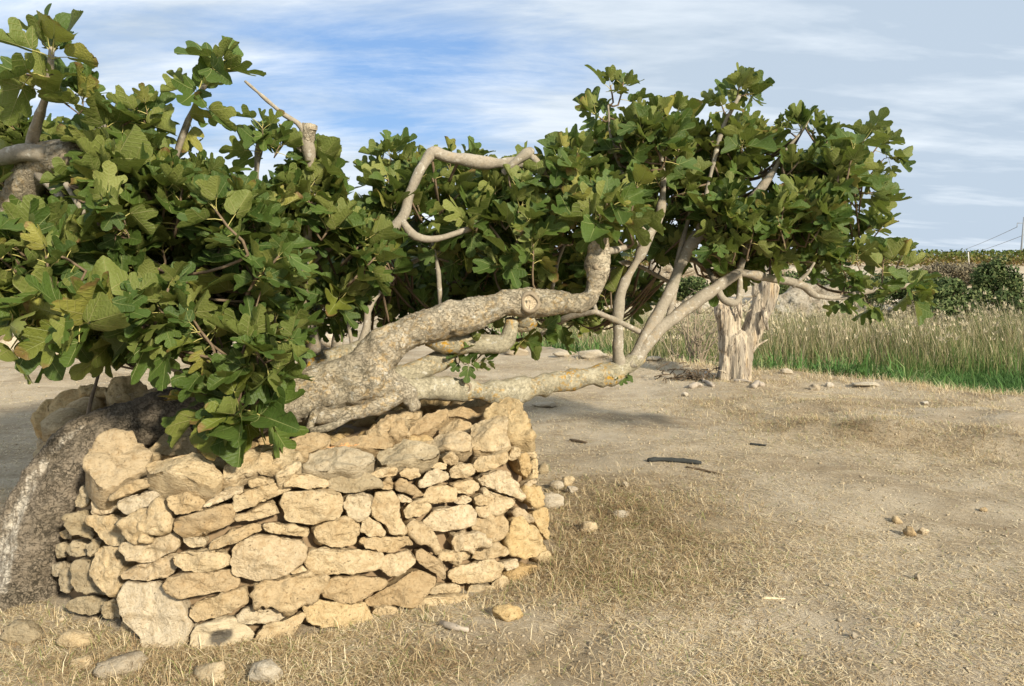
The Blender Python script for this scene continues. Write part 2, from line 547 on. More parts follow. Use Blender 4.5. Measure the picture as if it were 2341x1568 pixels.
def mat_leaf():
    m, t, out = new_mat('fig_leaf')
    uv = t.n('ShaderNodeUVMap').outputs[0]
    tint = t.n('ShaderNodeAttribute', {'attribute_name': 'tint'})
    ts = t.n('ShaderNodeSeparateColor', None, i0=tint.outputs['Color'])
    tr, tpet, ty = ts.outputs[0], ts.outputs[1], ts.outputs[2]
    s = t.n('ShaderNodeSeparateXYZ', None, i0=uv)
    x, y = s.outputs[0], t.math('ABSOLUTE', s.outputs[1])
    veins, pmin = None, None
    for ang, wd in ((0, 0.018), (45, 0.014), (79, 0.011)):
        c, sn = math.cos(R(ang)), math.sin(R(ang))
        al = t.math('ADD', t.math('MULTIPLY', x, c), t.math('MULTIPLY', y, sn))
        pe = t.math('ABSOLUTE', t.math('SUBTRACT', t.math('MULTIPLY', y, c), t.math('MULTIPLY', x, sn)))
        wid = t.math('MULTIPLY', t.math('SUBTRACT', 1.15, al), wd)
        v = t.math('SUBTRACT', 1.0, t.math('DIVIDE', pe, wid), clamp=True)
        v = t.math('MULTIPLY', v, t.math('GREATER_THAN', al, 0.0))
        rib = t.math('ADD', t.math('MULTIPLY', t.math('SUBTRACT', al, t.math('MULTIPLY', pe, 0.75)), 9.0), 0.0)
        saw = t.math('ABSOLUTE', t.math('SUBTRACT', t.math('FRACT', rib), 0.5))
        saw = t.math('MULTIPLY', t.math('SUBTRACT', 1.0, t.math('MULTIPLY', saw, 9.0), clamp=True), t.math('GREATER_THAN', al, 0.02))
        if veins is None:
            veins, pmin, sec = v, pe, saw
        else:
            veins = t.math('MAXIMUM', veins, v)
            near = t.math('LESS_THAN', pe, pmin)
            sec = t.math('ADD', t.math('MULTIPLY', near, saw), t.math('MULTIPLY', t.math('SUBTRACT', 1.0, near), sec))
            pmin = t.math('MINIMUM', pe, pmin)
    ob = t.n('ShaderNodeTexCoord').outputs['Object']
    mott = t.noise(t.vmath('ADD', t.vmath('MULTIPLY', uv, (1, 1, 1)), tint.outputs['Color']), 5, 4, 0.6)
    top = t.mix(tr, (0.031, 0.068, 0.011), (0.084, 0.140, 0.023))
    top = t.mix(ty, top, (0.20, 0.21, 0.030))
    top = t.mix(t.math('MULTIPLY', mott, 0.35), top, (0.06, 0.095, 0.028))
    und = t.mix(tr, (0.100, 0.140, 0.030), (0.205, 0.232, 0.058))
    und = t.mix(ty, und, (0.30, 0.28, 0.06))
    back = t.n('ShaderNodeNewGeometry').outputs['Backfacing']
    vt = t.mix(t.math('MAXIMUM', veins, t.math('MULTIPLY', sec, 0.10)), top, (0.34, 0.37, 0.14))
    vu = t.mix(t.math('MAXIMUM', t.math('MULTIPLY', veins, 0.9), t.math('MULTIPLY', sec, 0.30)), und, (0.40, 0.38, 0.16))
    col = t.mix(back, vt, vu)
    col = t.mix(tpet, col, (0.42, 0.38, 0.13))
    edge_ = t.math('ADD', t.vmath('DISTANCE', uv, (0.34, 0.0, 0.0)), t.math('MULTIPLY', mott, 0.5))
    col = t.mix(t.math('MULTIPLY', t.ramp(edge_, [(0.72, 0.0), (0.86, 1.0)]), t.math('GREATER_THAN', ty, 0.3)), col, (0.20, 0.125, 0.045))
    hb = t.math('ADD', t.math('MULTIPLY', veins, -1.0), t.math('MULTIPLY', sec, -0.45))
    hb = t.math('ADD', hb, t.math('MULTIPLY', t.noise(uv, 14, 3, 0.5), 0.9))
    bn = t.n('ShaderNodeBump', None, Height=hb, Strength=0.45, Distance=0.012)
    b = t.n('ShaderNodeBsdfPrincipled', None, Base_Color=col, Roughness=0.52, Normal=bn)
    t.set(b, 'Specular_IOR_Level', 0.3)
    tl = t.n('ShaderNodeBsdfTranslucent', None, Color=t.mix(0.5, col, (0.17, 0.24, 0.03)), Normal=bn)
    mx = t.n('ShaderNodeMixShader', None, i0=t.math('MULTIPLY', t.math('SUBTRACT', 1.0, tpet), 0.32), i1=b, i2=tl)
    t.set(out, 'Surface', mx)
    return m


M['leaf'] = mat_leaf()


def mat_tint(name, stops, rough=0.8, transl=0.15):
    """colour ramp over the per-blade attribute 'tint'"""
    m, t, out = new_mat(name)
    a = t.n('ShaderNodeAttribute', {'attribute_name': 'tint'}).outputs['Fac']
    col = t.ramp(a, stops)
    b = t.n('ShaderNodeBsdfPrincipled', None, Base_Color=col, Roughness=rough)
    t.set(b, 'Specular_IOR_Level', 0.15)
    tl = t.n('ShaderNodeBsdfTranslucent', None, Color=col)
    t.set(out, 'Surface', t.n('ShaderNodeMixShader', None, i0=transl, i1=b, i2=tl))
    return m


M['straw'] = mat_tint('dry_grass', [(0.0, (0.15, 0.095, 0.05)), (0.3, (0.34, 0.235, 0.12)), (0.6, (0.60, 0.475, 0.275)), (0.86, (0.76, 0.655, 0.44)), (0.9, (0.19, 0.215, 0.07)), (1.0, (0.27, 0.29, 0.10))])
M['reed'] = mat_tint('reed_blades', [(0.0, (0.060, 0.130, 0.030)), (0.3, (0.085, 0.15, 0.035)), (0.45, (0.19, 0.185, 0.075)), (0.7, (0.36, 0.30, 0.165)), (0.88, (0.50, 0.43, 0.28)), (1.0, (0.54, 0.46, 0.32))])
M['grass'] = mat_tint('marsh_grass', [(0.0, (0.055, 0.115, 0.030)), (0.7, (0.105, 0.205, 0.052)), (1.0, (0.21, 0.25, 0.10))], 0.7, 0.25)
M['vine'] = mat_tint('vine_leaves', [(0.0, (0.045, 0.085, 0.018)), (0.5, (0.13, 0.14, 0.035)), (1.0, (0.20, 0.13, 0.05))])
M['bush'] = mat_tint('shrub_leaves', [(0.0, (0.036, 0.060, 0.020)), (0.6, (0.085, 0.120, 0.040)), (1.0, (0.175, 0.190, 0.08))])
M['brush'] = mat_tint('dry_brush', [(0.0, (0.10, 0.085, 0.058)), (0.6, (0.19, 0.165, 0.110)), (1.0, (0.25, 0.215, 0.13))])


def mat_ground():
    m, t, out = new_mat('dry_field_soil')
    p = t.n('ShaderNodeTexCoord').outputs['Object']
    big_ = t.noise(p, 0.55, 4, 0.55, 0.4)
    mid = t.noise(p, 3.0, 5, 0.6)
    fine = t.noise(p, 45, 6, 0.7)
    fib = t.noise(t.mapping(p, (1, 3.5, 1), (0, 0, 0.6)), 26, 5, 0.7, 2.0)
    fib2 = t.noise(t.mapping(p, (3.5, 1, 1), (0, 0, 0.5)), 30, 5, 0.7, 2.0)
    straw = t.ramp(t.math('MAXIMUM', fib, fib2), [(0.5, 0.0), (0.66, 1.0)])
    soil = t.mix(t.ramp(mid, [(0.3, 0.0), (0.7, 1.0)]), (0.41, 0.335, 0.235), (0.55, 0.475, 0.36))
    soil = t.mix(t.math('MULTIPLY', t.ramp(fine, [(0.42, 0.0), (0.7, 1.0)]), 0.35), soil, (0.62, 0.53, 0.39))
    grit = t.noise(p, 130, 4, 0.75)
    soil = t.mix(t.math('MULTIPLY', t.ramp(grit, [(0.40, 1.0), (0.52, 0.0)]), 0.40), soil, (0.24, 0.185, 0.12))
    soil = t.mix(t.math('MULTIPLY', t.ramp(grit, [(0.56, 0.0), (0.68, 1.0)]), 0.55), soil, (0.62, 0.545, 0.42))
    cov = t.ramp(t.math('ADD', t.math('MULTIPLY', big_, 0.6), t.math('MULTIPLY', mid, 0.4)), [(0.42, 0.05), (0.58, 0.8)])
    col = t.mix(t.math('MULTIPLY', straw, cov), soil, (0.56, 0.455, 0.29))
    pat = t.math('ADD', t.math('MULTIPLY', t.noise(t.mapping(p, (0.7, 1.5, 1)), 1.1, 6, 0.65, 0.6), 0.75), t.math('MULTIPLY', fine, 0.25))
    col = t.mix(t.ramp(pat, [(0.45, 0.0), (0.58, 0.8)]), col, (0.305, 0.235, 0.150))
    drk = t.n('ShaderNodeAttribute', {'attribute_name': 'dark_grass'}).outputs['Fac']
    col = t.mix(drk, col, (0.27, 0.20, 0.105))  # browner tone where the grass is darker and thicker
    rock = t.n('ShaderNodeAttribute', {'attribute_name': 'rock'}).outputs['Fac']
    rk = t.mix(t.ramp(t.noise(p, 0.7, 6, 0.65), [(0.4, 0.0), (0.6, 1.0)]), (0.40, 0.31, 0.20), (0.58, 0.52, 0.42))
    col = t.mix(rock, col, rk)
    grn = t.n('ShaderNodeAttribute', {'attribute_name': 'green'}).outputs['Fac']
    gcol = t.mix(mid, (0.045, 0.09, 0.025), (0.12, 0.15, 0.05))
    col = t.mix(grn, col, gcol)
    h = t.math('ADD', t.math('MULTIPLY', fine, 0.9), t.math('ADD', t.math('MULTIPLY', straw, 0.4), t.math('MULTIPLY', grit, 0.5)))
    finish(t, out, col, 0.95, h, 0.8, 0.018, 0.06)
    return m


M['ground'] = mat_ground()

# ------------------------------------------------------------------ terrain
PLAN = [(-2.02, 3.22), (-1.42, 2.88), (-0.98, 2.93), (-0.666, 3.07), (-0.247, 3.32), (0.06, 3.56), (0.185, 3.80),
        (0.17, 4.15), (-0.02, 4.65), (-0.45, 5.05), (-1.1, 5.25), (-1.8, 5.2), (-2.4, 4.95), (-2.72, 4.5), (-2.6, 3.9), (-2.35, 3.5)]


def closed_curve(pts, n=10):
    k, out = len(pts), []
    for i in range(k):
        p0, p1, p2, p3 = (np.array(pts[(i + j) % k]) for j in (-1, 0, 1, 2))
        for q in range(n):
            s = q / n
            out.append(0.5 * (2 * p1 + (p2 - p0) * s + (2 * p0 - 5 * p1 + 4 * p2 - p3) * s * s + (3 * p1 - p0 - 3 * p2 + p3) * s ** 3))
    return np.array(out)


PL = closed_curve(PLAN)
PLn = np.roll(PL, -1, axis=0)


def plan_sd(q):
    """signed distance to the planter's foot line (negative inside) and outward normal, q (N,2)"""
    q = np.atleast_2d(np.asarray(q, float))
    d = PLn - PL
    L2 = (d ** 2).sum(1)
    rel = q[:, None, :] - PL[None]
    tt = np.clip((rel * d[None]).sum(2) / L2[None], 0, 1)
    near = PL[None] + tt[..., None] * d[None]
    dist = np.sqrt(((q[:, None, :] - near) ** 2).sum(2))
    j = dist.argmin(1)
    x, y = q[:, 0][:, None], q[:, 1][:, None]
    y0, y1, x0, x1 = PL[None, :, 1], PLn[None, :, 1], PL[None, :, 0], PLn[None, :, 0]
    cr = ((y0 > y) != (y1 > y)) & (x < (x1 - x0) * (y - y0) / (y1 - y0 + 1e-12) + x0)
    inside = cr.sum(1) % 2 == 1
    nrm = np.stack([d[j, 1], -d[j, 0]], 1) / np.sqrt(L2[j])[:, None]
    return np.where(inside, -1, 1) * dist[np.arange(len(q)), j], nrm


EX = np.array([-80, -12, -4, -1, 0.3, 0.9, 2.0, 3.7, 4.9, 5.7, 8, 12, 16, 60])
EY = np.array([60, 40, 27, 18, 13.2, 11.8, 11.0, 9.9, 8.9, 8.1, 5, 0, -8, -60])


def edge_s(x, y):
    return (y - np.interp(x, EX, EY)) * 0.78


def smooth(a, b, x):
    s = np.clip((x - a) / (b - a), 0, 1)
    return s * s * (3 - 2 * s)


FY = np.array([-1e3, 12, 18, 38, 44, 50, 56, 62, 70, 100, 300, 2000])
FZ = np.array([-1.6, -1.7, -2.0, -2.0, -1.5, -0.6, 0.1, 0.4, 0.5, 0.6, 0.7, 0.7])


def hgt(x, y):
    x, y = np.asarray(x, float), np.asarray(y, float)
    sh = x.shape
    x, y = x.ravel(), y.ravel()
    z = np.zeros_like(x)
    s = edge_s(x, y)
    near = (y < 60)
    p = np.stack([x, y, x * 0], 1)
    z += 0.035 * fbm(p * 0.8, 3) * smooth(60, 20, np.hypot(x, y))
    z += 0.012 * fbm(p * 5.0, 3) * smooth(25, 10, np.hypot(x, y))
    # shallow wheel ruts across the lower middle
    for off, dep in ((0.0, 0.026), (0.2, 0.02), (0.62, 0.012)):
        r = (x - (-0.1 + off)) - (y - 2.6) * 0.75
        z -= dep * np.exp(-(r / 0.05) ** 2) * smooth(3.7, 3.1, y) * smooth(1.5, 2.3, y)
    # small bank of loosened soil on the right
    r = (y - (6.1 - 0.38 * (x - 3.2)))
    z += (0.10 + 0.05 * vnoise(p * 2.4)) * smooth(-0.12, 0.25, r) * smooth(2.2, 3.2, x) * smooth(3.0, 1.0, r)
    drop = smooth(0, 2.6, s)
    far = np.interp(y + 1.6 * vnoise(p * 0.12), FY, FZ)
    far = far + 0.18 * fbm(p * 0.35, 4) * smooth(38, 48, y) * smooth(140, 60, y)
    z = z * (1 - drop) + drop * far
    z += 0.05 * np.exp(-((s + 0.1) / 0.25) ** 2) * (0.5 + vnoise(p * 1.5))
    return z.reshape(sh)


def h1(x, y):
    return float(hgt(np.array([x]), np.array([y]))[0])


def axis(segs):
    out = []
    for a, b, st in segs:
        out += list(np.arange(a, b, st))
    return np.array(out + [segs[-1][1]])


gx = axis([(-600, -100, 60), (-100, -24, 6), (-24, -7, 0.8), (-7, -2.6, 0.11), (-2.6, 3.4, 0.04), (3.4, 8, 0.09), (8, 24, 0.6), (24, 100, 5), (100, 600, 60)])
gy = axis([(-60, -6, 6), (-6, 1.4, 0.5), (1.4, 6.2, 0.04), (6.2, 12, 0.07), (12, 22, 0.3), (22, 64, 0.6), (64, 120, 4), (120, 900, 60)])
XX, YY = np.meshgrid(gx, gy)
ZZ = hgt(XX, YY)
nx, ny = len(gx), len(gy)
idx = np.arange(nx * ny).reshape(ny, nx)
quads = np.stack([idx[:-1, :-1], idx[:-1, 1:], idx[1:, 1:], idx[1:, :-1]], -1).reshape(-1, 4)
gm = mesh_from('ground', np.stack([XX, YY, ZZ], -1).reshape(-1, 3), quads, M['ground'])
xs, ys = XX.ravel(), YY.ravel()
pp = np.stack([xs, ys, xs * 0], 1)


def dark_grass_at(x, y):
    """the darker, thicker, unmown grass beside the wall"""
    q = np.stack([x, y, x * 0], 1)
    a = np.exp(-(((x - 0.75) / 0.62) ** 2 + ((y - 4.3) / 0.75) ** 2) ** 1.3)
    b = np.exp(-(((x - 0.3) / 0.5) ** 2 + ((y - 3.55) / 0.35) ** 2))
    c = np.exp(-(((x + 0.9) / 1.3) ** 2 + ((y - 2.68) / 0.22) ** 2))
    bank = np.exp(-((y - (6.3 - 0.38 * (x - 3.2))) / 0.45) ** 2) * smooth(1.6, 2.8, x) * 0.8
    e = np.exp(-((y - 7.6) / 0.7) ** 2) * smooth(1.0, 2.4, x) * smooth(5.6, 4.0, x) * 0.55
    k = np.clip(a + b * 0.8 + c * 0.8 + bank + e, 0, 1)
    return np.clip(k * (0.75 + 0.5 * vnoise(q * 3.0)), 0, 1)


s_ = edge_s(xs, ys)
vattr(gm, 'dark_grass', dark_grass_at(xs, ys) * 0.65)
rock = smooth(-0.25, 0.15, s_) * smooth(1.3, 0.5, s_) * smooth(-0.1, 0.35, vnoise(pp * 2.2) + 0.3)
farrock = smooth(38, 44, ys) * smooth(66, 58, ys) * smooth(-0.15, 0.2, fbm(pp * np.array([0.16, 0.3, 1.0]), 4)) * (s_ > 3)
leftrock = smooth(10, 14, ys) * smooth(1.5, -0.5, xs) * smooth(60, 30, ys) * (s_ < 1) * smooth(-0.4, 0.3, vnoise(pp * 0.8)) * 0.8
vattr(gm, 'rock', np.clip(rock + farrock + leftrock, 0, 1))
vattr(gm, 'green', np.clip(smooth(0.7, 1.6, s_) * smooth(44, 36, ys), 0, 1))
kind(add('ground', gm), 'structure')


# ------------------------------------------------------------------ rocks
def ico(sub):
    bm = bmesh.new()
    bmesh.ops.create_icosphere(bm, subdivisions=sub, radius=1)
    v = np.array([tuple(p.co) for p in bm.verts])
    f = np.array([[q.index for q in p.verts] for p in bm.faces], np.int32)
    bm.free()
    return v, f


ICO = {k: ico(k) for k in (1, 2, 3, 4)}


def rock_arrays(dims, seed, sub=3, rough=0.16, facets=7):
    v, f = ICO[sub]
    v = v.copy()
    rg = np.random.default_rng(seed)
    for _ in range(facets):
        n = rg.normal(size=3)
        n /= np.linalg.norm(n)
        d = rg.uniform(0.55, 0.85)
        k = v @ n
        v = v - np.clip(k - d, 0, None)[:, None] * n * 0.9
    o = rg.random(3) * 50
    v = v * (1 + rough * fbm(v * 1.9 + o, 4)[:, None] + 0.07 * fbm(v * 6 + o, 4, 0.6)[:, None])
    return v * np.array(dims) * 0.5 * 1.12, f


# ------------------------------------------------------------------ the dry-stone planter
WALL_H, BATTER = 0.70, 0.09


def hit_wall(px, py):
    d = ray(px, py)
    tt = np.arange(2.2, 7.0, 0.01)
    q = np.stack([d.x * tt, tt], 1)
    z = CAM_H + d.z * tt
    sd, n = plan_sd(q)
    ok = (sd <= -BATTER * np.clip(z, 0, None)) & (z <= WALL_H)
    if not ok.any():
        return None
    k = int(ok.argmax())
    top = k > 0 and z[k - 1] > WALL_H
    nrm = Vector((0, 0, 1)) if top else Vector((n[k, 0], n[k, 1], BATTER)).normalized()
    return Vector((q[k, 0], q[k, 1], z[k])), nrm


planter = thing('stone_planter', 'rough round dry-stone planter of yellow limestone with the fig trunk lying over it', 'planter', (-1.2, 4.0, 0))
ploc = Vector(planter.location)


def outline_stone(name, poly, mat, seed, hit, n0=None, depth=None, pitted=0.0, grow=1.06):
    """a stone whose face has this outline (photo pixels), standing where the ray meets the wall"""
    hp, hn = hit
    view = (Vector((0, 0, CAM_H)) - hp).normalized()
    n = (hn + view * 0.75).normalized()
    u = Vector((0, 0, 1)).cross(n).normalized()
    v = n.cross(u)
    pts = []
    for (x, y) in poly:
        d = ray(x, y)
        o = Vector((0, 0, CAM_H))
        k = (hp - o).dot(n) / d.dot(n)
        q = o + d * k - hp
        pts.append((q.dot(u), q.dot(v)))
    pts = np.array(pts)
    a, b = pts, np.roll(pts, -1, axis=0)                  # blunt the corners a little
    pts = np.stack([a * 0.86 + b * 0.14, a * 0.14 + b * 0.86], 1).reshape(-1, 2)
    seg = np.sqrt(((np.roll(pts, -1, 0) - pts) ** 2).sum(1))
    cum = np.concatenate([[0], np.cumsum(seg)])
    NR = 48
    ss = np.linspace(0, cum[-1], NR, endpoint=False)
    cl = np.vstack([pts, pts[:1]])
    ring = np.stack([np.interp(ss, cum, cl[:, 0]), np.interp(ss, cum, cl[:, 1])], 1)
    c = ring.mean(0)
    ring = (ring - c) * grow
    ext = np.ptp(ring, axis=0)
    size, mx = float(ext.min()), float(ext.max())
    rg = np.random.default_rng(seed)
    rad = np.sqrt((ring ** 2).sum(1, keepdims=True))
    jit = 1 + 0.032 * fbm(np.concatenate([ring * 16, np.full((NR, 1), seed * 3.7)], 1), 3)
    ring = ring * jit[:, None]
    T = min(0.075, 0.27 * size + 0.012)
    D = depth or max(0.10, 0.8 * size)
    fr = [(0.80, -D), (0.97, -D * 0.45), (1.0, -0.012), (0.992, T * 0.30), (0.972, T * 0.60), (0.93, T * 0.80), (0.86, T * 0.92), (0.77, T * 0.97), (0.66, T), (0.54, T), (0.42, T), (0.30, T), (0.19, T), (0.09, T)]
    pl_ = [(rg.normal(size=2) * 0.45, rg.uniform(0.6, 1.0)) for _ in range(3)]
    ang_ = np.arctan2(ring[:, 1], ring[:, 0])
    rr_ = np.sqrt((ring ** 2).sum(1))
    rs_ = rr_.copy()
    for _ in range(14):
        rs_ = (np.roll(rs_, 1) + rs_ * 2 + np.roll(rs_, -1)) / 4
    soft = ring * (rs_ / rr_)[:, None]
    smooth_mix = lambda f: min(1.0, max(0.0, (f - 0.55) / 0.4))
    V = []
    for f, z in fr:
        zz = np.full(NR, z)
        r = (ring * smooth_mix(f) + soft * (1 - smooth_mix(f))) * f
        if z > 0:
            for sl, cc in pl_:
                zz = np.minimum(zz, T * (cc + (r @ sl) / (size + 1e-6)))
        V.append(np.concatenate([r, zz[:, None]], 1))
    V.append(np.array([[0, 0, -D]]))
    zt = min([T] + [T * cc for _, cc in pl_])
    V.append(np.array([[0, 0, zt]]))
    V = np.vstack(V)
    nr = len(fr)
    q = []
    for i in range(nr - 1):
        a = i * NR + np.arange(NR)
        b = i * NR + (np.arange(NR) + 1) % NR
        q.append(np.stack([a, b, b + NR, a + NR], 1))
    a, b = np.arange(NR), (np.arange(NR) + 1) % NR
    tr = [np.stack([b, a, np.full(NR, nr * NR)], 1), np.stack([a + (nr - 1) * NR, b + (nr - 1) * NR, np.full(NR, nr * NR + 1)], 1)]
    me = mesh_from(name, V, [np.vstack(q), np.vstack(tr)], mat)
    off = rg.random(3) * 60

    def fn(cc):
        k = 0.012 * min(1, size / 0.12) * fbm(cc * 12 + off, 3, 0.55)
        k += 0.0065 * fbm(cc * 30 + off, 4, 0.6)
        k -= 0.005 * np.clip(vnoise(cc * 55 + off) - 0.25, 0, 1)
        # layered limestone ledges
        k += 0.006 * np.abs(vnoise(cc * np.array([8, 45, 20]) + off))
        if pitted:
            k -= pitted * np.clip(vnoise(cc * 34 + off) - 0.15, 0, 1) * 0.05
        return k
    displace(me, fn)
    o = add(name, me, planter)
    mw = Matrix((u, v, n)).transposed().to_4x4()
    org = hp + u * float(c[0]) + v * float(c[1])
    mw.translation = org - ploc
    o.matrix_local = mw
    return o


A_ = [  # left half of the wall (outline points in an enlargement of the photograph), y = grey side, w = white, g = grey, left-end shade in the tone
 ('y', [(440,440),(520,395),(600,410),(690,460),(700,520),(660,580),(560,640),(470,655),(400,560),(400,520)]),
 ('s', [(730,450),(850,365),(905,385),(930,470),(915,505),(720,512),(708,480)]),
 ('s', [(685,530),(740,500),(940,500),(1010,560),(1040,620),(1000,670),(920,650),(700,580)]),
 ('s', [(525,690),(590,625),(700,590),(735,605),(730,630),(600,670)]),
 ('w', [(560,710),(600,675),(760,640),(770,670),(740,710),(590,765)]),
 ('s', [(440,700),(470,670),(530,690),(560,720),(530,755),(440,760)]),
 ('g', [(365,690),(395,625),(440,640),(430,720),(360,730)]),
 ('s', [(780,670),(860,655),(960,690),(965,740),(840,765),(790,730)]),
 ('s', [(960,710),(1060,640),(1145,630),(1150,660),(1000,720),(965,725)]),
 ('s', [(1105,680),(1170,640),(1340,612),(1368,630),(1360,650),(1120,750),(1105,740)]),
 ('s', [(1115,770),(1270,690),(1310,720),(1315,760),(1180,795),(1120,785)]),
 ('s', [(820,790),(870,760),(1080,705),(1105,740),(1100,800),(960,860),(870,875),(830,840)]),
 ('p', [(590,770),(660,740),(780,705),(820,740),(810,800),(720,850),(710,895),(640,895),(590,840)]),
 ('s', [(430,770),(560,755),(585,790),(590,860),(580,900),(510,905),(470,850),(440,800)]),
 ('g', [(330,760),(400,740),(435,790),(455,860),(440,880),(340,845)]),
 ('s', [(280,850),(320,825),(345,850),(340,885),(285,880)]),
 ('s', [(975,920),(990,880),(1170,805),(1215,805),(1220,835),(1120,890),(985,935)]),
 ('s', [(1225,810),(1260,795),(1440,825),(1455,850),(1440,870),(1260,850),(1230,835)]),
 ('s', [(575,920),(600,890),(820,840),(855,870),(840,920),(720,990),(600,965)]),
 ('s', [(860,860),(960,870),(975,890),(965,915),(900,920),(860,890)]),
 ('s', [(810,965),(860,930),(1000,925),(1075,945),(1080,1000),(1000,1035),(860,1025),(815,990)]),
 ('s', [(1085,960),(1110,890),(1200,860),(1330,870),(1425,885),(1435,960),(1380,1010),(1290,1060),(1190,1070),(1095,1040),(1090,990)]),
 ('s', [(570,1040),(620,1005),(830,940),(840,990),(800,1060),(700,1070),(580,1060)]),
 ('s', [(440,990),(470,905),(560,915),(580,960),(615,990),(590,1050),(580,1130),(530,1140),(450,1040)]),
 ('g', [(410,910),(440,870),(480,890),(460,940),(430,960)]),
 ('g', [(310,930),(350,885),(410,900),(440,950),(330,960)]),
 ('g', [(265,900),(310,890),(315,960),(270,970)]),
 ('g', [(360,1080),(370,980),(420,960),(450,1000),(500,1080),(530,1140),(370,1110)]),
 ('g', [(285,1060),(310,1020),(350,1030),(360,1090),(330,1130),(290,1110)]),
 ('g', [(250,1000),(300,990),(310,1040),(255,1055)]),
 ('s', [(770,1090),(830,1040),(1080,1020),(1110,1080),(1100,1110),(870,1150),(800,1130)]),
 ('s', [(890,1200),(940,1160),(1140,1100),(1170,1150),(1160,1190),(1020,1240),(920,1265),(895,1240)]),
 ('w', [(575,1140),(600,1085),(720,1075),(870,1165),(895,1210),(905,1270),(880,1370),(830,1395),(740,1385),(600,1270),(575,1200)]),
 ('g', [(320,1190),(350,1150),(470,1145),(510,1160),(490,1220),(430,1240),(330,1210)]),
 ('g', [(485,1220),(510,1165),(570,1145),(580,1250),(510,1260)]),
 ('s', [(415,1260),(450,1240),(480,1260),(470,1290),(420,1285)]),
 ('s', [(570,1290),(590,1260),(640,1300),(660,1345),(590,1335)]),
 ('k', [(890,1330),(920,1290),(1090,1240),(1160,1280),(1190,1320),(1170,1380),(1000,1400),(890,1370)]),
 ('w', [(1120,1240),(1150,1205),(1370,1195),(1385,1220),(1260,1280),(1130,1275)]),
 ('s', [(1190,1370),(1220,1290),(1420,1215),(1440,1235),(1400,1300),(1370,1360),(1260,1385)]),
 ('p', [(1175,1150),(1230,1090),(1430,1030),(1510,1060),(1530,1080),(1500,1140),(1400,1180),(1360,1210),(1200,1170)]),
 ('s', [(1360,1035),(1420,1000),(1440,1025),(1370,1040)]),
 ('p', [(1040,600),(1070,550),(1180,490),(1330,420),(1400,490),(1410,530),(1300,580),(1180,570),(1060,625)]),
 ('s', [(930,500),(980,485),(1060,520),(1060,560),(1010,560)]),
 ('s', [(1170,610),(1210,590),(1290,595),(1290,620),(1180,635)]),
 ('s', [(1295,580),(1400,520),(1420,535),(1390,580),(1310,605)]),
 ('s', [(1330,610),(1400,565),(1530,600),(1540,630),(1450,640),(1340,630)]),
 ('s', [(1325,680),(1340,650),(1590,650),(1610,690),(1600,770),(1470,815),(1340,790),(1320,720)]),
 ('s', [(1460,830),(1500,800),(1660,780),(1680,820),(1670,900),(1600,920),(1490,900)]),
 ('s', [(1370,1360),(1420,1300),(1620,1320),(1650,1380),(1440,1420),(1380,1400)]),
 ('s', [(1190,1390),(1260,1385),(1370,1360),(1400,1410),(1230,1430)]),
 ('s', [(660,1340),(740,1385),(800,1395),(720,1430),(650,1400)]),
]
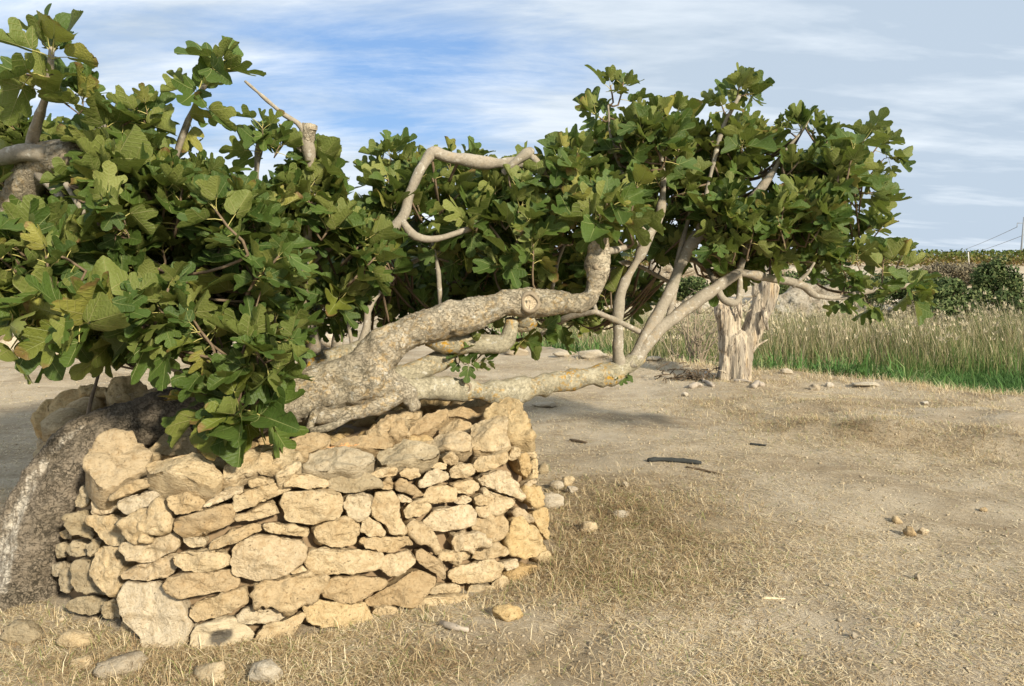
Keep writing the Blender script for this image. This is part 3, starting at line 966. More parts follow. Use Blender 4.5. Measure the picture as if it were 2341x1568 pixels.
B_ = [  # right half
 ('g', [(300,540),(340,480),(420,455),(630,490),(640,530),(560,570),(400,580),(310,560)]),
 ('d', [(645,470),(740,435),(920,440),(937,470),(900,510),(700,540),(660,530)]),
 ('g', [(415,600),(480,575),(600,565),(655,600),(660,640),(500,660),(430,640)]),
 ('w', [(480,720),(500,665),(590,660),(630,680),(610,740),(560,790),(500,760)]),
 ('s', [(610,720),(640,655),(720,655),(745,700),(755,780),(780,820),(770,855),(700,860),(670,800),(620,770)]),
 ('s', [(565,800),(590,770),(660,800),(680,840),(660,865),(590,860),(565,835)]),
 ('s', [(555,890),(570,865),(800,865),(810,905),(720,940),(600,925)]),
 ('s', [(320,970),(330,925),(470,925),(600,930),(660,950),(660,1000),(560,1035),(360,1040),(320,1000)]),
 ('s', [(640,1010),(680,950),(800,935),(825,980),(780,1030),(690,1055)]),
 ('s', [(780,810),(810,785),(870,820),(935,920),(915,945),(850,900),(790,850)]),
 ('s', [(815,930),(850,915),(900,950),(965,1000),(960,1075),(900,1040),(830,980)]),
 ('s', [(390,1130),(420,1060),(560,1045),(680,1065),(680,1100),(560,1160),(480,1175),(400,1150)]),
 ('s', [(590,1180),(690,1100),(830,1010),(920,1060),(910,1100),(850,1180),(800,1190),(640,1195)]),
 ('o', [(295,1200),(340,1155),(480,1175),(590,1180),(620,1240),(600,1285),(440,1290),(320,1275)]),
 ('s', [(610,1225),(640,1190),(740,1200),(750,1250),(660,1265)]),
 ('s', [(740,1220),(860,1140),(1060,1130),(1070,1160),(950,1230),(830,1270),(760,1260)]),
 ('s', [(1060,1150),(1080,1090),(1180,1090),(1220,1120),(1200,1160),(1120,1165)]),
 ('s', [(860,1130),(920,1090),(1020,1090),(1040,1120),(900,1140)]),
 ('s', [(970,1050),(1000,1010),(1180,960),(1220,1010),(1230,1060),(1090,1090),(1000,1085)]),
 ('s', [(860,790),(910,730),(1060,715),(1105,750),(1095,820),(960,845),(880,830)]),
 ('s', [(755,740),(800,700),(880,685),(900,720),(880,760),(770,785)]),
 ('s', [(735,670),(760,660),(815,690),(800,710),(745,700)]),
 ('s', [(720,620),(750,590),(820,620),(860,670),(840,685),(730,650)]),
 ('s', [(660,610),(700,590),(720,610),(715,645),(665,645)]),
 ('s', [(610,570),(660,545),(735,545),(735,585),(640,595)]),
 ('s', [(740,560),(780,530),(840,545),(845,580),(800,600),(745,580)]),
 ('w', [(835,610),(870,555),(930,540),(985,580),(970,605),(840,635)]),
 ('s', [(845,530),(940,515),(970,530),(965,550),(900,545)]),
 ('s', [(940,500),(980,465),(1020,490),(1010,530),(960,525)]),
 ('s', [(980,560),(1010,520),(1090,520),(1105,570),(1060,595),(990,590)]),
 ('s', [(850,670),(880,630),(960,615),(1010,640),(1000,700),(900,720),(860,700)]),
 ('s', [(985,620),(1080,590),(1130,630),(1080,670),(1010,660)]),
 ('s', [(1000,690),(1050,670),(1090,690),(1060,710),(1005,710)]),
 ('s', [(1090,680),(1130,660),(1185,690),(1160,725),(1100,715)]),
 ('s', [(1095,530),(1120,490),(1240,470),(1255,500),(1200,540),(1120,570)]),
 ('s', [(1110,590),(1200,550),(1260,570),(1330,670),(1310,695),(1200,650),(1120,620)]),
 ('s', [(1140,640),(1200,660),(1290,690),(1280,720),(1190,760),(1110,770),(1100,720)]),
 ('s', [(1085,830),(1120,760),(1210,760),(1250,800),(1230,870),(1150,880)]),
 ('p', [(980,890),(1000,850),(1100,850),(1160,880),(1080,930),(1000,930)]),
 ('p', [(930,970),(950,930),(1070,940),(1080,970),(1010,985)]),
 ('s', [(1080,970),(1110,920),(1190,890),(1260,920),(1260,950),(1130,980)]),
 ('o', [(1240,900),(1250,790),(1290,770),(1370,810),(1430,920),(1360,970),(1260,950)]),
 ('s', [(1220,990),(1300,970),(1300,1010),(1250,1030)]),
 ('o', [(1240,1050),(1300,990),(1410,1010),(1440,1050),(1330,1120),(1260,1100)]),
 ('s', [(1160,1090),(1230,1040),(1290,1090),(1250,1150),(1190,1150)]),
 ('o', [(1390,970),(1400,930),(1450,940),(1450,990),(1400,1000)]),
 ('o', [(1330,680),(1310,640),(1400,620),(1415,700),(1370,730)]),
 ('o', [(1360,780),(1370,740),(1420,730),(1440,800),(1440,890),(1400,850)]),
 ('s', [(1260,760),(1290,725),(1330,740),(1370,790),(1340,800)]),
 ('o', [(1300,520),(1310,475),(1345,480),(1360,540),(1350,590),(1310,560)]),
 ('s', [(1330,620),(1380,590),(1400,610),(1330,650)]),
 ('s', [(1250,500),(1280,440),(1310,460),(1300,500),(1270,515)]),
 ('s', [(1305,480),(1380,465),(1385,490),(1340,500)]),
 ('o', [(1150,290),(1250,215),(1310,260),(1350,330),(1385,400),(1370,425),(1260,430),(1170,380)]),
 ('s', [(1075,440),(1090,340),(1190,310),(1250,330),(1250,450),(1180,475),(1100,470)]),
 ('s', [(865,420),(930,385),(1080,380),(1090,460),(1030,475),(880,450)]),
 ('s', [(780,400),(850,340),(960,285),(980,300),(950,350),(850,410)]),
 ('p', [(610,380),(700,310),(750,330),(800,390),(760,410),(620,405)]),
 ('s', [(420,440),(500,410),(690,405),(720,430),(690,460),(520,460)]),
 ('s', [(230,430),(300,400),(420,390),(420,450),(310,510),(240,480)]),
 ('s', [(930,360),(1000,330),(1090,340),(1080,380),(950,385)]),
 ('o', [(1360,510),(1390,500),(1395,590),(1370,600)]),
 ('t', [(410,440),(560,430),(560,446),(430,450)]),
 ('o', [(845,240),(880,220),(965,240),(940,262),(850,265)]),
 ('s', [(1040,250),(1120,225),(1180,240),(1140,270),(1050,265)]),
 ('s', [(920,290),(970,260),(1080,265),(1150,280),(1090,310),(960,320)]),
 ('s', [(700,300),(790,270),(860,280),(840,320),(770,330)]),
]
# far-left rim stones, in photo pixels
C_ = [('o', [(75,960),(110,925),(190,920),(195,985),(130,1000),(85,990)]),
      ('o', [(110,930),(150,900),(250,895),(290,920),(250,950),(180,960),(120,955)]),
      ('o', [(240,900),(265,868),(310,868),(345,900),(330,935),(260,930)]),
      ('w', [(95,1000),(150,985),(170,1010),(120,1040),(85,1025)]),
      ('s', [(250,925),(330,900),(390,895),(400,930),(300,955)]),
      ('o', [(180,890),(230,878),(265,890),(250,915),(190,915)])]
MAT_OF = {'s': 'stone', 'y': 'stone', 'w': 'stone_cream', 'g': 'stone_grey', 'd': 'stone_grey', 'o': 'stone_yellow', 'p': 'stone', 'k': 'stone', 't': 'fig_bud'}


def mat_stained():
    m, t, out = new_mat('soot_stained_limestone')
    p = t.n('ShaderNodeTexCoord').outputs['Object']
    n = t.noise(p, 9, 5, 0.6)
    d = t.math('ADD', t.vmath('LENGTH', t.mapping(p, (1, 1.3, 0.3), loc=(0.0, 0.01, 0))), t.math('MULTIPLY', t.math('SUBTRACT', n, 0.5), 0.12))
    col = t.mix(t.ramp(d, [(0.028, 0.9), (0.052, 0.0)]), (0.47, 0.39, 0.26), (0.06, 0.055, 0.048))
    finish(t, out, col, 0.9, t.noise(p, 42, 6, 0.7), 0.8, 0.018, 0.1)
    return m


M['stone_stained'] = mat_stained()
MAT_OF['k'] = 'stone_stained'
sid = 0
for lst, ox in ((A_, 0.0), (B_, 548.7)):
    for code, zp in lst:
        poly = [(x * 0.487 + ox, y * 0.487 + 804.7) for x, y in zp]
        xs_, ys_ = [p[0] for p in poly], [p[1] for p in poly]
        cx, lo = sum(xs_) / len(xs_), max(ys_) * 0.8 + min(ys_) * 0.2
        cy = sum(ys_) / len(ys_)
        hit = None
        for tx, ty in ((cx, cy), (cx, lo), (cx - 12, lo), (cx - 25, cy), (cx - 45, cy), (cx - 70, cy)):
            hit = hit_wall(tx, ty)
            if hit:
                break
        if not hit:
            continue
        sid += 1
        o = outline_stone('stone', poly, M[MAT_OF[code]], sid, hit, pitted=1.0 if code == 'p' else (0.5 if code in 'yo' else 0.0))
        if code == 'k':
            o['label'] = 'stone with a black soot patch'
for code, poly in C_:
    cx, cy = (sum(p[i] for p in poly) / len(poly) for i in (0, 1))
    p0 = P(cx, cy, 4.55)
    sid += 1
    outline_stone('stone', poly, M[MAT_OF[code]], sid, (p0, Vector((0, -0.3, 1)).normalized()), pitted=0.4, depth=0.3)

# courses round the flanks and back that the camera does not face
flank = []
for k in range(10):
    me = mesh_from('flank_stone', *rock_arrays((0.30, 0.2, 0.15), 900 + k, 2), M['stone'])
    flank.append(me)
per = np.sqrt(((PLn - PL) ** 2).sum(1))
cum = np.concatenate([[0], np.cumsum(per)])
rg = random.Random(5)
for row in range(5):
    s = cum[-1] * 0.45 + rg.random() * 0.2
    while s < cum[-1] * 1.0:
        j = int(np.searchsorted(cum, s) - 1)
        q = PL[j]
        sdv, n = plan_sd([q + 1e-3])
        n = n[0]
        z = 0.07 + row * 0.145
        if q[1] < 3.95 and q[0] < -1.6:
            s += 0.2
            continue
        o = add('stone', flank[rg.randrange(10)], planter)
        pos = Vector((q[0] - n[0] * (BATTER * z + 0.07), q[1] - n[1] * (BATTER * z + 0.07), z + rg.uniform(-0.02, 0.02)))
        o.location = pos - ploc
        o.rotation_euler = (rg.uniform(-0.15, 0.15), rg.uniform(-0.15, 0.15), math.atan2(n[0], -n[1]) * 1.0 + rg.uniform(-0.2, 0.2))
        k = rg.uniform(0.8, 1.25)
        o.scale = (k, 1, rg.uniform(0.9, 1.2))
        s += 0.28 * k
        if s > cum[-1] * 0.72 and row < 4 and False:
            break

# the earth-and-rubble core and its top
NCORE = len(PL)
cen = PL.mean(0)
rings = []
for zc_, ins in ((-0.05, 0.07), (0.25, 0.095), (0.50, 0.12), (0.58, 0.20)):
    sdn = plan_sd(PL + 1e-4)[1]
    q = PL - sdn * ins
    rings.append(np.concatenate([q, np.full((NCORE, 1), zc_)], 1))
for f in (0.7, 0.4, 0.15):
    q = cen + (rings[3][:, :2] - cen) * f
    rings.append(np.concatenate([q, 0.60 + 0.03 * vnoise(np.concatenate([q * 6, np.zeros((NCORE, 1))], 1))[:, None]], 1))
V = np.vstack(rings + [np.array([[cen[0], cen[1], 0.6]])])
q = []
for i in range(len(rings) - 1):
    a = i * NCORE + np.arange(NCORE)
    b = i * NCORE + (np.arange(NCORE) + 1) % NCORE
    q.append(np.stack([a, b, b + NCORE, a + NCORE], 1))
a = (len(rings) - 1) * NCORE + np.arange(NCORE)
b = (len(rings) - 1) * NCORE + (np.arange(NCORE) + 1) % NCORE
tr = np.stack([a, b, np.full(NCORE, len(V) - 1)], 1)
M['fill'] = mat_simple('earth_fill', (0.22, 0.155, 0.09), 0.4, 30)
add('earth_fill', mesh_from('earth_fill', V - np.array(ploc), [np.vstack(q), tr], M['fill']), planter)
parts = []
k = 0
while k < 420:
    q = np.array([rg.uniform(-2.5, 0.1), rg.uniform(3.0, 5.1)])
    if plan_sd([q])[0][0] > -0.22:
        continue
    s = rg.uniform(0.025, 0.085) * (1.5 if rg.random() < 0.12 else 1)
    v, f = rock_arrays((s * 1.3, s, s * 0.8), 2000 + k, 1 if s < 0.05 else 2)
    front = 0.03 * math.exp(-((q[1] - 3.6) / 0.5) ** 2)
    parts.append((v + np.array([q[0], q[1], 0.60 + front + rg.uniform(-0.01, 0.02)]) - np.array(ploc), f))
    k += 1
V, fs = join(parts)
kind(add('rubble', mesh_from('rubble', V, fs, M['stone_yellow']), planter), 'stuff')

# ------------------------------------------------------------------ fig tree: limbs
tree_base = Vector((-2.36, 3.36, 0))
fig = thing('fig_tree', 'sprawling old fig tree with broad lobed leaves, its bent trunk lying across the stone planter', 'tree', tree_base)
rl = random.Random(41)
SKEL = []        # (point, radius) on every limb; twigs start here


def limb_pts(lst):
    pts = [P(x, y, Y) for x, y, Y, wpx in lst]
    rad = [wpx * pxm(Y) * 0.5 for x, y, Y, wpx in lst]
    p2, r2 = catmull(pts, rad, 0.06) if len(pts) > 2 else (pts, rad)
    SKEL.extend(zip(p2, r2))
    return pts, rad


def limb(name, lst, mat, nseg=14, disp=0.006, step=0.025, skel=True, bare=None):
    n0 = len(SKEL)
    pts, rad = limb_pts(lst)
    if not skel:
        del SKEL[n0:]
    if len(pts) > 2:
        pts, rad = catmull(pts, rad, step)
        ks = [kk for kk in range(2, len(rad) - 2) if rl.random() < step / 0.13]
        rad = list(rad)
        for kk in ks:                                     # swollen nodes and old leaf-scar rings
            g = rl.uniform(0.06, 0.22)
            rad[kk] *= 1 + g
            rad[kk - 1] *= 1 + g * 0.4
            rad[kk + 1] *= 1 + g * 0.4
    V, fs = tube(pts, rad, nseg, step, smoothpath=False)
    V = V - np.array(tree_base)
    me = mesh_from(name, V, fs, mat)
    rm = max(rad)
    displace(me, lambda c: disp * fbm(c * 14, 4) + rm * 0.22 * fbm(c * 6.0 + 9, 3))
    return add(name, me, fig)


def big_limb(name, chains, mat, voxel, fn, bare_fn=None):
    parts = []
    for lst in chains:
        pts, rad = limb_pts(lst)
        parts.append(tube(pts, rad, 24, 0.03))
    parts = [(V - np.array(tree_base), f) for V, f in parts]
    me = remeshed(name, parts, voxel, mat)
    displace(me, fn)
    if bare_fn is not None:
        vattr(me, 'bare', bare_fn(coords_of(me) + np.array(tree_base)))
    return add(name, me, fig)


def bark_fn(c):
    k = 0.020 * fbm(c * 5, 3) + 0.007 * fbm(c * 26, 4, 0.6)
    k += 0.010 * np.clip(vnoise(c * 11 + 40), 0, 1)
    rdg = np.abs(fbm(c * np.array([9, 14, 14]) + 3, 3))
    k -= 0.012 * np.clip(1 - rdg / 0.10, 0, 1) * np.clip(vnoise(c * 5 + 9) + 0.4, 0, 1)
    return k


def proj(c):
    """world points -> photo pixels (used to fix where on the trunk the bark is missing)"""
    r = c - np.array([0, 0, CAM_H])
    zf = r[:, 1] * math.cos(PITCH) - r[:, 2] * math.sin(PITCH)
    up = r[:, 1] * math.sin(PITCH) + r[:, 2] * math.cos(PITCH)
    return 1170.5 + F * r[:, 0] / zf, 784 - F * up / zf


root_line = [P(x, y, Y) for x, y, Y in ((8, 1330, 3.3), (22, 1200, 3.3), (75, 1090, 3.36), (150, 1000, 3.45), (260, 940, 3.55))]


def root_bare(c):
    best = np.full(len(c), 9.0)
    for a, b in zip(root_line[:-1], root_line[1:]):
        a, b = np.array(a), np.array(b)
        d = b - a
        tt = np.clip(((c - a) @ d) / (d @ d), 0, 1)
        best = np.minimum(best, np.sqrt(((c - a - tt[:, None] * d) ** 2).sum(1)))
    nz = fbm(c * np.array([9, 9, 6]), 3)
    return np.clip((0.012 + 0.048 * np.clip((0.75 - c[:, 2]) / 0.6, 0, 1) + 0.014 * nz - best) / 0.010, 0, 1)


def root_fn(c):
    return 0.011 * fbm(c * 6, 3) + 0.008 * fbm(c * 34, 4, 0.65)


big_limb('root_trunk', [
    [(62, 1400, 3.42, 176), (72, 1300, 3.42, 150), (108, 1190, 3.44, 134), (172, 1085, 3.48, 128), (265, 1005, 3.55, 124), (380, 955, 3.62, 125), (520, 945, 3.7, 120), (640, 920, 3.75, 118)],
    [(0, 1260, 3.36, 40), (32, 1165, 3.37, 44), (90, 1070, 3.41, 40), (160, 990, 3.48, 38), (240, 952, 3.55, 34), (330, 925, 3.6, 30), (400, 905, 3.62, 24)],
], M['bark_root'], 0.013, root_fn, root_bare)

big_limb('trunk', [
    [(600, 925, 3.74, 120), (680, 905, 3.76, 118), (760, 885, 3.8, 122), (840, 865, 3.84, 130), (885, 850, 3.88, 110)],
    [(830, 860, 3.84, 100), (870, 810, 3.87, 92), (920, 770, 3.9, 82), (985, 740, 3.93, 76), (1050, 722, 3.96, 72), (1120, 700, 4.0, 66), (1200, 692, 4.03, 60), (1280, 692, 4.07, 46), (1335, 690, 4.1, 44), (1358, 660, 4.11, 42), (1368, 600, 4.12, 40), (1362, 520, 4.13, 36)],
    [(860, 870, 3.86, 80), (905, 885, 3.86, 62), (935, 905, 3.84, 44), (950, 935, 3.82, 30)],
    [(800, 905, 3.72, 40), (835, 890, 3.72, 52), (855, 895, 3.74, 30)],
], M['bark_rough'], 0.012, bark_fn)

# prostrate and side limbs
LB, LG = M['bark_limb'], M['bark_grey']
limb('branch', [(900, 900, 3.9, 60), (960, 888, 3.98, 46), (1060, 890, 4.1, 44), (1150, 898, 4.22, 46), (1250, 878, 4.36, 44), (1340, 860, 4.5, 44), (1400, 852, 4.58, 46), (1436, 838, 4.62, 40), (1462, 806, 4.65, 30), (1490, 765, 4.67, 22)], LB, 18, 0.008)
limb('branch', [(880, 870, 3.92, 60), (930, 855, 3.98, 46), (990, 832, 4.05, 42), (1032, 815, 4.1, 36)], LB, 16, 0.008)
limb('branch', [(980, 770, 3.98, 46), (1030, 780, 4.03, 42), (1090, 788, 4.06, 38), (1150, 784, 4.06, 38), (1166, 760, 4.06, 34), (1170, 728, 4.05, 34)], LB, 16, 0.008)
limb('branch', [(1195, 725, 4.05, 44), (1212, 740, 4.08, 40), (1180, 745, 4.08, 30)], LB, 14, 0.008)
limb('branch', [(700, 950, 3.72, 24), (780, 948, 3.72, 30), (860, 930, 3.76, 34), (915, 905, 3.82, 28)], M['bark_rough'], 14, 0.006)
limb('branch', [(705, 985, 3.62, 14), (712, 965, 3.64, 16), (720, 940, 3.68, 18)], M['bark_rough'], 10, 0.004)
limb('branch', [(712, 985, 3.6, 14), (760, 975, 3.62, 16), (800, 950, 3.66, 20)], M['bark_rough'], 10, 0.004)
limb('branch', [(690, 832, 4.3, 34), (760, 815, 4.35, 36), (830, 800, 4.4, 38), (870, 800, 4.3, 36)], LB, 14, 0.007)
# upright stems of the right-hand crown
STEMS = [
    [(1418, 850, 4.58, 26), (1413, 790, 4.6, 24), (1412, 720, 4.62, 21), (1422, 660, 4.65, 20), (1450, 610, 4.7, 20), (1478, 550, 4.75, 20), (1508, 490, 4.8, 19), (1516, 400, 4.85, 14), (1505, 300, 4.9, 9)],
    [(1440, 838, 4.6, 30), (1480, 760, 4.66, 24), (1530, 670, 4.74, 23), (1560, 600, 4.8, 23), (1595, 540, 4.86, 22), (1660, 500, 4.95, 17), (1740, 430, 5.0, 13), (1800, 340, 5.0, 9)],
    [(1445, 835, 4.6, 28), (1500, 760, 4.66, 24), (1570, 705, 4.74, 23), (1640, 655, 4.82, 22), (1690, 622, 4.88, 20)],
    [(1690, 622, 4.88, 18), (1760, 635, 4.92, 17), (1830, 650, 4.96, 17), (1865, 675, 5.0, 15), (1920, 680, 5.04, 13), (1990, 664, 5.1, 11), (2080, 652, 5.16, 8)],
    [(1640, 660, 4.82, 15), (1655, 685, 4.8, 14), (1682, 692, 4.8, 13), (1691, 670, 4.84, 10), (1692, 625, 4.88, 9)],
    [(1690, 622, 4.88, 16), (1720, 540, 4.95, 13), (1790, 450, 5.0, 11), (1880, 380, 5.05, 9), (1960, 350, 5.1, 7)],
    [(1720, 540, 4.95, 12), (1830, 500, 5.0, 10), (1930, 450, 5.05, 8), (1990, 400, 5.08, 6)],
    [(1378, 576, 4.14, 16), (1430, 565, 4.35, 15), (1480, 540, 4.6, 15), (1512, 490, 4.8, 14)],
    [(1478, 550, 4.75, 14), (1440, 440, 4.7, 10), (1400, 330, 4.65, 8), (1390, 240, 4.65, 6)],
    [(1595, 540, 4.86, 14), (1620, 420, 4.9, 11), (1650, 300, 4.92, 8), (1690, 220, 4.95, 6)],
    [(1800, 340, 5.0, 8), (1840, 290, 5.0, 6), (1850, 260, 5.0, 5)],
    [(1360, 712, 4.4, 10), (1420, 738, 4.6, 11), (1475, 765, 4.7, 11)],
    [(1362, 712, 4.4, 9), (1300, 725, 4.5, 12), (1265, 745, 4.6, 14), (1230, 770, 4.6, 12)],
    [(1362, 714, 4.4, 9), (1360, 660, 4.6, 8), (1430, 600, 5.2, 8), (1540, 650, 5.3, 8)],
    [(1812, 655, 4.94, 9), (1845, 625, 4.94, 8), (1862, 600, 4.94, 5)],
    [(1522, 740, 4.7, 12), (1540, 680, 4.75, 11), (1548, 600, 4.82, 10), (1580, 480, 5.0, 8)],
]
for st in STEMS:
    limb('branch', st, LG, 10, 0.003)
# the bare grey arch over the middle
for st in [
    [(880, 548, 4.05, 20), (905, 515, 4.05, 22), (925, 490, 4.06, 24), (935, 450, 4.07, 24), (952, 405, 4.08, 24), (972, 372, 4.1, 23), (986, 352, 4.12, 27), (998, 349, 4.12, 27), (1014, 356, 4.13, 23), (1050, 363, 4.15, 24), (1120, 372, 4.2, 23), (1190, 372, 4.25, 24), (1250, 380, 4.34, 22), (1300, 392, 4.5, 14)],
    [(920, 505, 4.05, 18), (938, 530, 4.05, 17), (965, 545, 4.07, 14), (1010, 543, 4.1, 16), (1075, 522, 4.15, 13)],
    [(1150, 395, 4.2, 14), (1175, 372, 4.2, 15), (1208, 348, 4.22, 17), (1212, 345, 4.22, 15)],
    [(1208, 350, 4.22, 12), (1232, 375, 4.24, 12), (1246, 398, 4.26, 10)],
    [(1006, 712, 4.3, 9), (1004, 650, 4.3, 11), (997, 590, 4.3, 9), (985, 545, 4.3, 7)],
    [(1262, 660, 4.5, 8), (1275, 600, 4.5, 9), (1290, 560, 4.5, 7)],
    [(1190, 640, 4.4, 8), (1172, 590, 4.4, 8), (1165, 540, 4.4, 7)],
]:
    limb('branch', st, LG, 12, 0.003)
# upper-left limb seen through the leaves, with its sawn end
limb('branch', [(10, 620, 3.7, 56), (22, 530, 3.6, 62), (45, 450, 3.55, 60), (80, 385, 3.5, 62), (118, 362, 3.45, 66), (175, 356, 3.42, 50)], M['bark_rough'], 18, 0.008)
limb('branch', [(-60, 380, 3.45, 30), (0, 362, 3.42, 32), (60, 350, 3.4, 34), (110, 356, 3.4, 36)], LG, 14, 0.003)
limb('branch', [(90, 398, 3.45, 22), (130, 440, 3.4, 20), (175, 505, 3.35, 16), (230, 545, 3.3, 13), (300, 600, 3.2, 11)], LG, 12, 0.003)
limb('branch', [(-60, 575, 3.2, 24), (0, 565, 3.2, 24), (40, 560, 3.2, 20), (140, 600, 3.2, 14)], LG, 12, 0.003)
limb('branch', [(20, 660, 3.0, 20), (35, 625, 3.0, 22), (42, 598, 3.0, 20)], LG, 12, 0.003)
limb('branch', [(560, 185, 3.6, 4), (600, 220, 3.62, 5), (650, 262, 3.65, 6), (690, 290, 3.68, 8), (705, 340, 3.7, 20), (715, 420, 3.75, 20), (700, 560, 3.8, 24), (690, 700, 3.95, 30), (720, 800, 4.1, 30)], LG, 10, 0.002)
limb('branch', [(702, 330, 3.7, 22), (706, 305, 3.69, 25), (709, 286, 3.69, 30)], M['bark_rough'], 12, 0.004)
limb('branch', [(640, 285, 3.66, 6), (660, 310, 3.68, 7), (690, 345, 3.7, 8)], LG, 8, 0.001)
limb('branch', [(370, 825, 3.5, 9), (400, 845, 3.52, 14), (450, 862, 3.58, 17), (520, 880, 3.66, 18)], LG, 10, 0.002)
# inner framework of the left crown, rising from the lying trunk
FR = [
    [(560, 930, 3.75, 40), (520, 800, 3.7, 30), (460, 660, 3.55, 24), (420, 520, 3.5, 18), (400, 380, 3.45, 12), (450, 230, 3.4, 8), (490, 160, 3.35, 6)],
    [(600, 920, 3.78, 40), (590, 780, 3.75, 30), (570, 620, 3.7, 22), (580, 480, 3.7, 16), (590, 350, 3.65, 9), (600, 315, 3.6, 6)],
    [(460, 660, 3.55, 20), (340, 600, 3.35, 16), (220, 520, 3.2, 12), (150, 420, 3.15, 8)],
    [(520, 800, 3.7, 24), (400, 740, 3.4, 18), (300, 720, 3.1, 13), (200, 740, 2.75, 9)],
    [(300, 720, 3.1, 12), (180, 680, 2.95, 9), (80, 720, 2.8, 7)],
    [(45, 450, 3.55, 30), (80, 300, 3.4, 16), (110, 200, 3.2, 9), (118, 110, 3.15, 6)],
    [(45, 450, 3.55, 24), (180, 330, 3.45, 16), (280, 270, 3.4, 11), (330, 210, 3.35, 6)],
    [(590, 780, 3.75, 22), (660, 660, 3.85, 17), (720, 590, 4.0, 14), (770, 560, 4.05, 11), (850, 550, 4.05, 12)],
    [(570, 620, 3.7, 16), (660, 500, 3.8, 12), (700, 400, 3.8, 9), (720, 340, 3.75, 6)],
    [(540, 890, 3.6, 14), (545, 915, 3.35, 12), (545, 935, 3.1, 9)],
    [(770, 800, 4.4, 24), (775, 740, 4.45, 22), (780, 660, 4.5, 16), (800, 560, 4.5, 12), (880, 440, 4.5, 8)],
    [(820, 795, 4.4, 16), (838, 750, 4.45, 14), (850, 690, 4.5, 12), (940, 600, 4.7, 10), (1080, 560, 4.9, 9)],
    [(805, 795, 4.42, 8), (795, 740, 4.45, 8), (760, 660, 4.5, 7)],
    [(1080, 560, 4.9, 9), (1200, 600, 5.2, 8), (1330, 580, 5.4, 7)],
    [(600, 920, 3.9, 26), (560, 760, 4.5, 18), (480, 660, 5.0, 12), (350, 640, 5.3, 9), (200, 640, 5.3, 7)],
    [(560, 760, 4.5, 14), (700, 660, 5.2, 11), (860, 640, 5.6, 9), (1000, 640, 5.8, 8)],
    [(1075, 522, 4.15, 11), (1140, 480, 4.3, 8), (1180, 420, 4.4, 6)],
    [(1640, 655, 4.82, 12), (1600, 600, 5.3, 10), (1500, 580, 5.6, 8)],
]
for st in FR:
    limb('branch', st, LG, 9, 0.002, 0.05)


def cut_scar(px, py, Y, wpx, nrm):
    """sawn limb end: a swollen bark collar round a sunken ringed face"""
    r = wpx * pxm(Y) * 0.5
    p = P(px, py, Y) - tree_base
    n = Vector(nrm).normalized()
    e1 = n.orthogonal().normalized()
    e2 = n.cross(e1)
    NS = 24
    prof = [(1.55, -0.75), (1.42, -0.30), (1.26, 0.02), (1.08, 0.12), (0.98, 0.06), (0.94, -0.03), (0.6, -0.05), (0.3, -0.04)]
    V, uv = [], []
    for f, z in prof:
        for k in range(NS):
            a = 2 * math.pi * k / NS
            j = 1 + 0.07 * math.sin(2 * a + px) + 0.05 * math.sin(3 * a + py)
            V.append(tuple(p + (e1 * math.cos(a) + e2 * math.sin(a)) * (r * f * j) + n * (r * z)))
            uv.append((f * math.cos(a), f * math.sin(a)))
    V.append(tuple(p - n * (r * 0.05)))
    uv.append((0, 0))
    q = []
    for i in range(len(prof) - 1):
        for k in range(NS):
            q.append((i * NS + k, i * NS + (k + 1) % NS, (i + 1) * NS + (k + 1) % NS, (i + 1) * NS + k))
    i = (len(prof) - 1) * NS
    tr = [(i + k, i + (k + 1) % NS, len(V) - 1) for k in range(NS)]
    fs = [np.array(q, np.int32), np.array(tr, np.int32)]
    me = mesh_from('cut_scar', V, fs, M['cut_wood'])
    uvs = np.array(uv, np.float32)[np.concatenate([f.ravel() for f in fs])]
    me.uv_layers.new(name='UVMap').data.foreach_set('uv', uvs.ravel())
    displace(me, lambda c: 0.004 * fbm(c * 40, 3))
    return add('cut_scar', me, fig)


cut_scar(1212, 692, 4.03 - 0.075, 34, (0.05, -1, 0.05))
cut_scar(1373, 607, 4.12 - 0.05, 20, (0.4, -1, 0.3))
cut_scar(178, 356, 3.40, 42, (0.9, -0.6, 0.0))
cut_scar(708, 284, 3.69, 24, (0.2, -0.2, 1))
cut_scar(1063, 887, 4.05, 22, (0.1, -1, 0.1))
cut_scar(1252, 870, 4.31, 14, (0.1, -1, 0.1))
cut_scar(42, 596, 3.0, 20, (0.3, -0.6, 0.8))

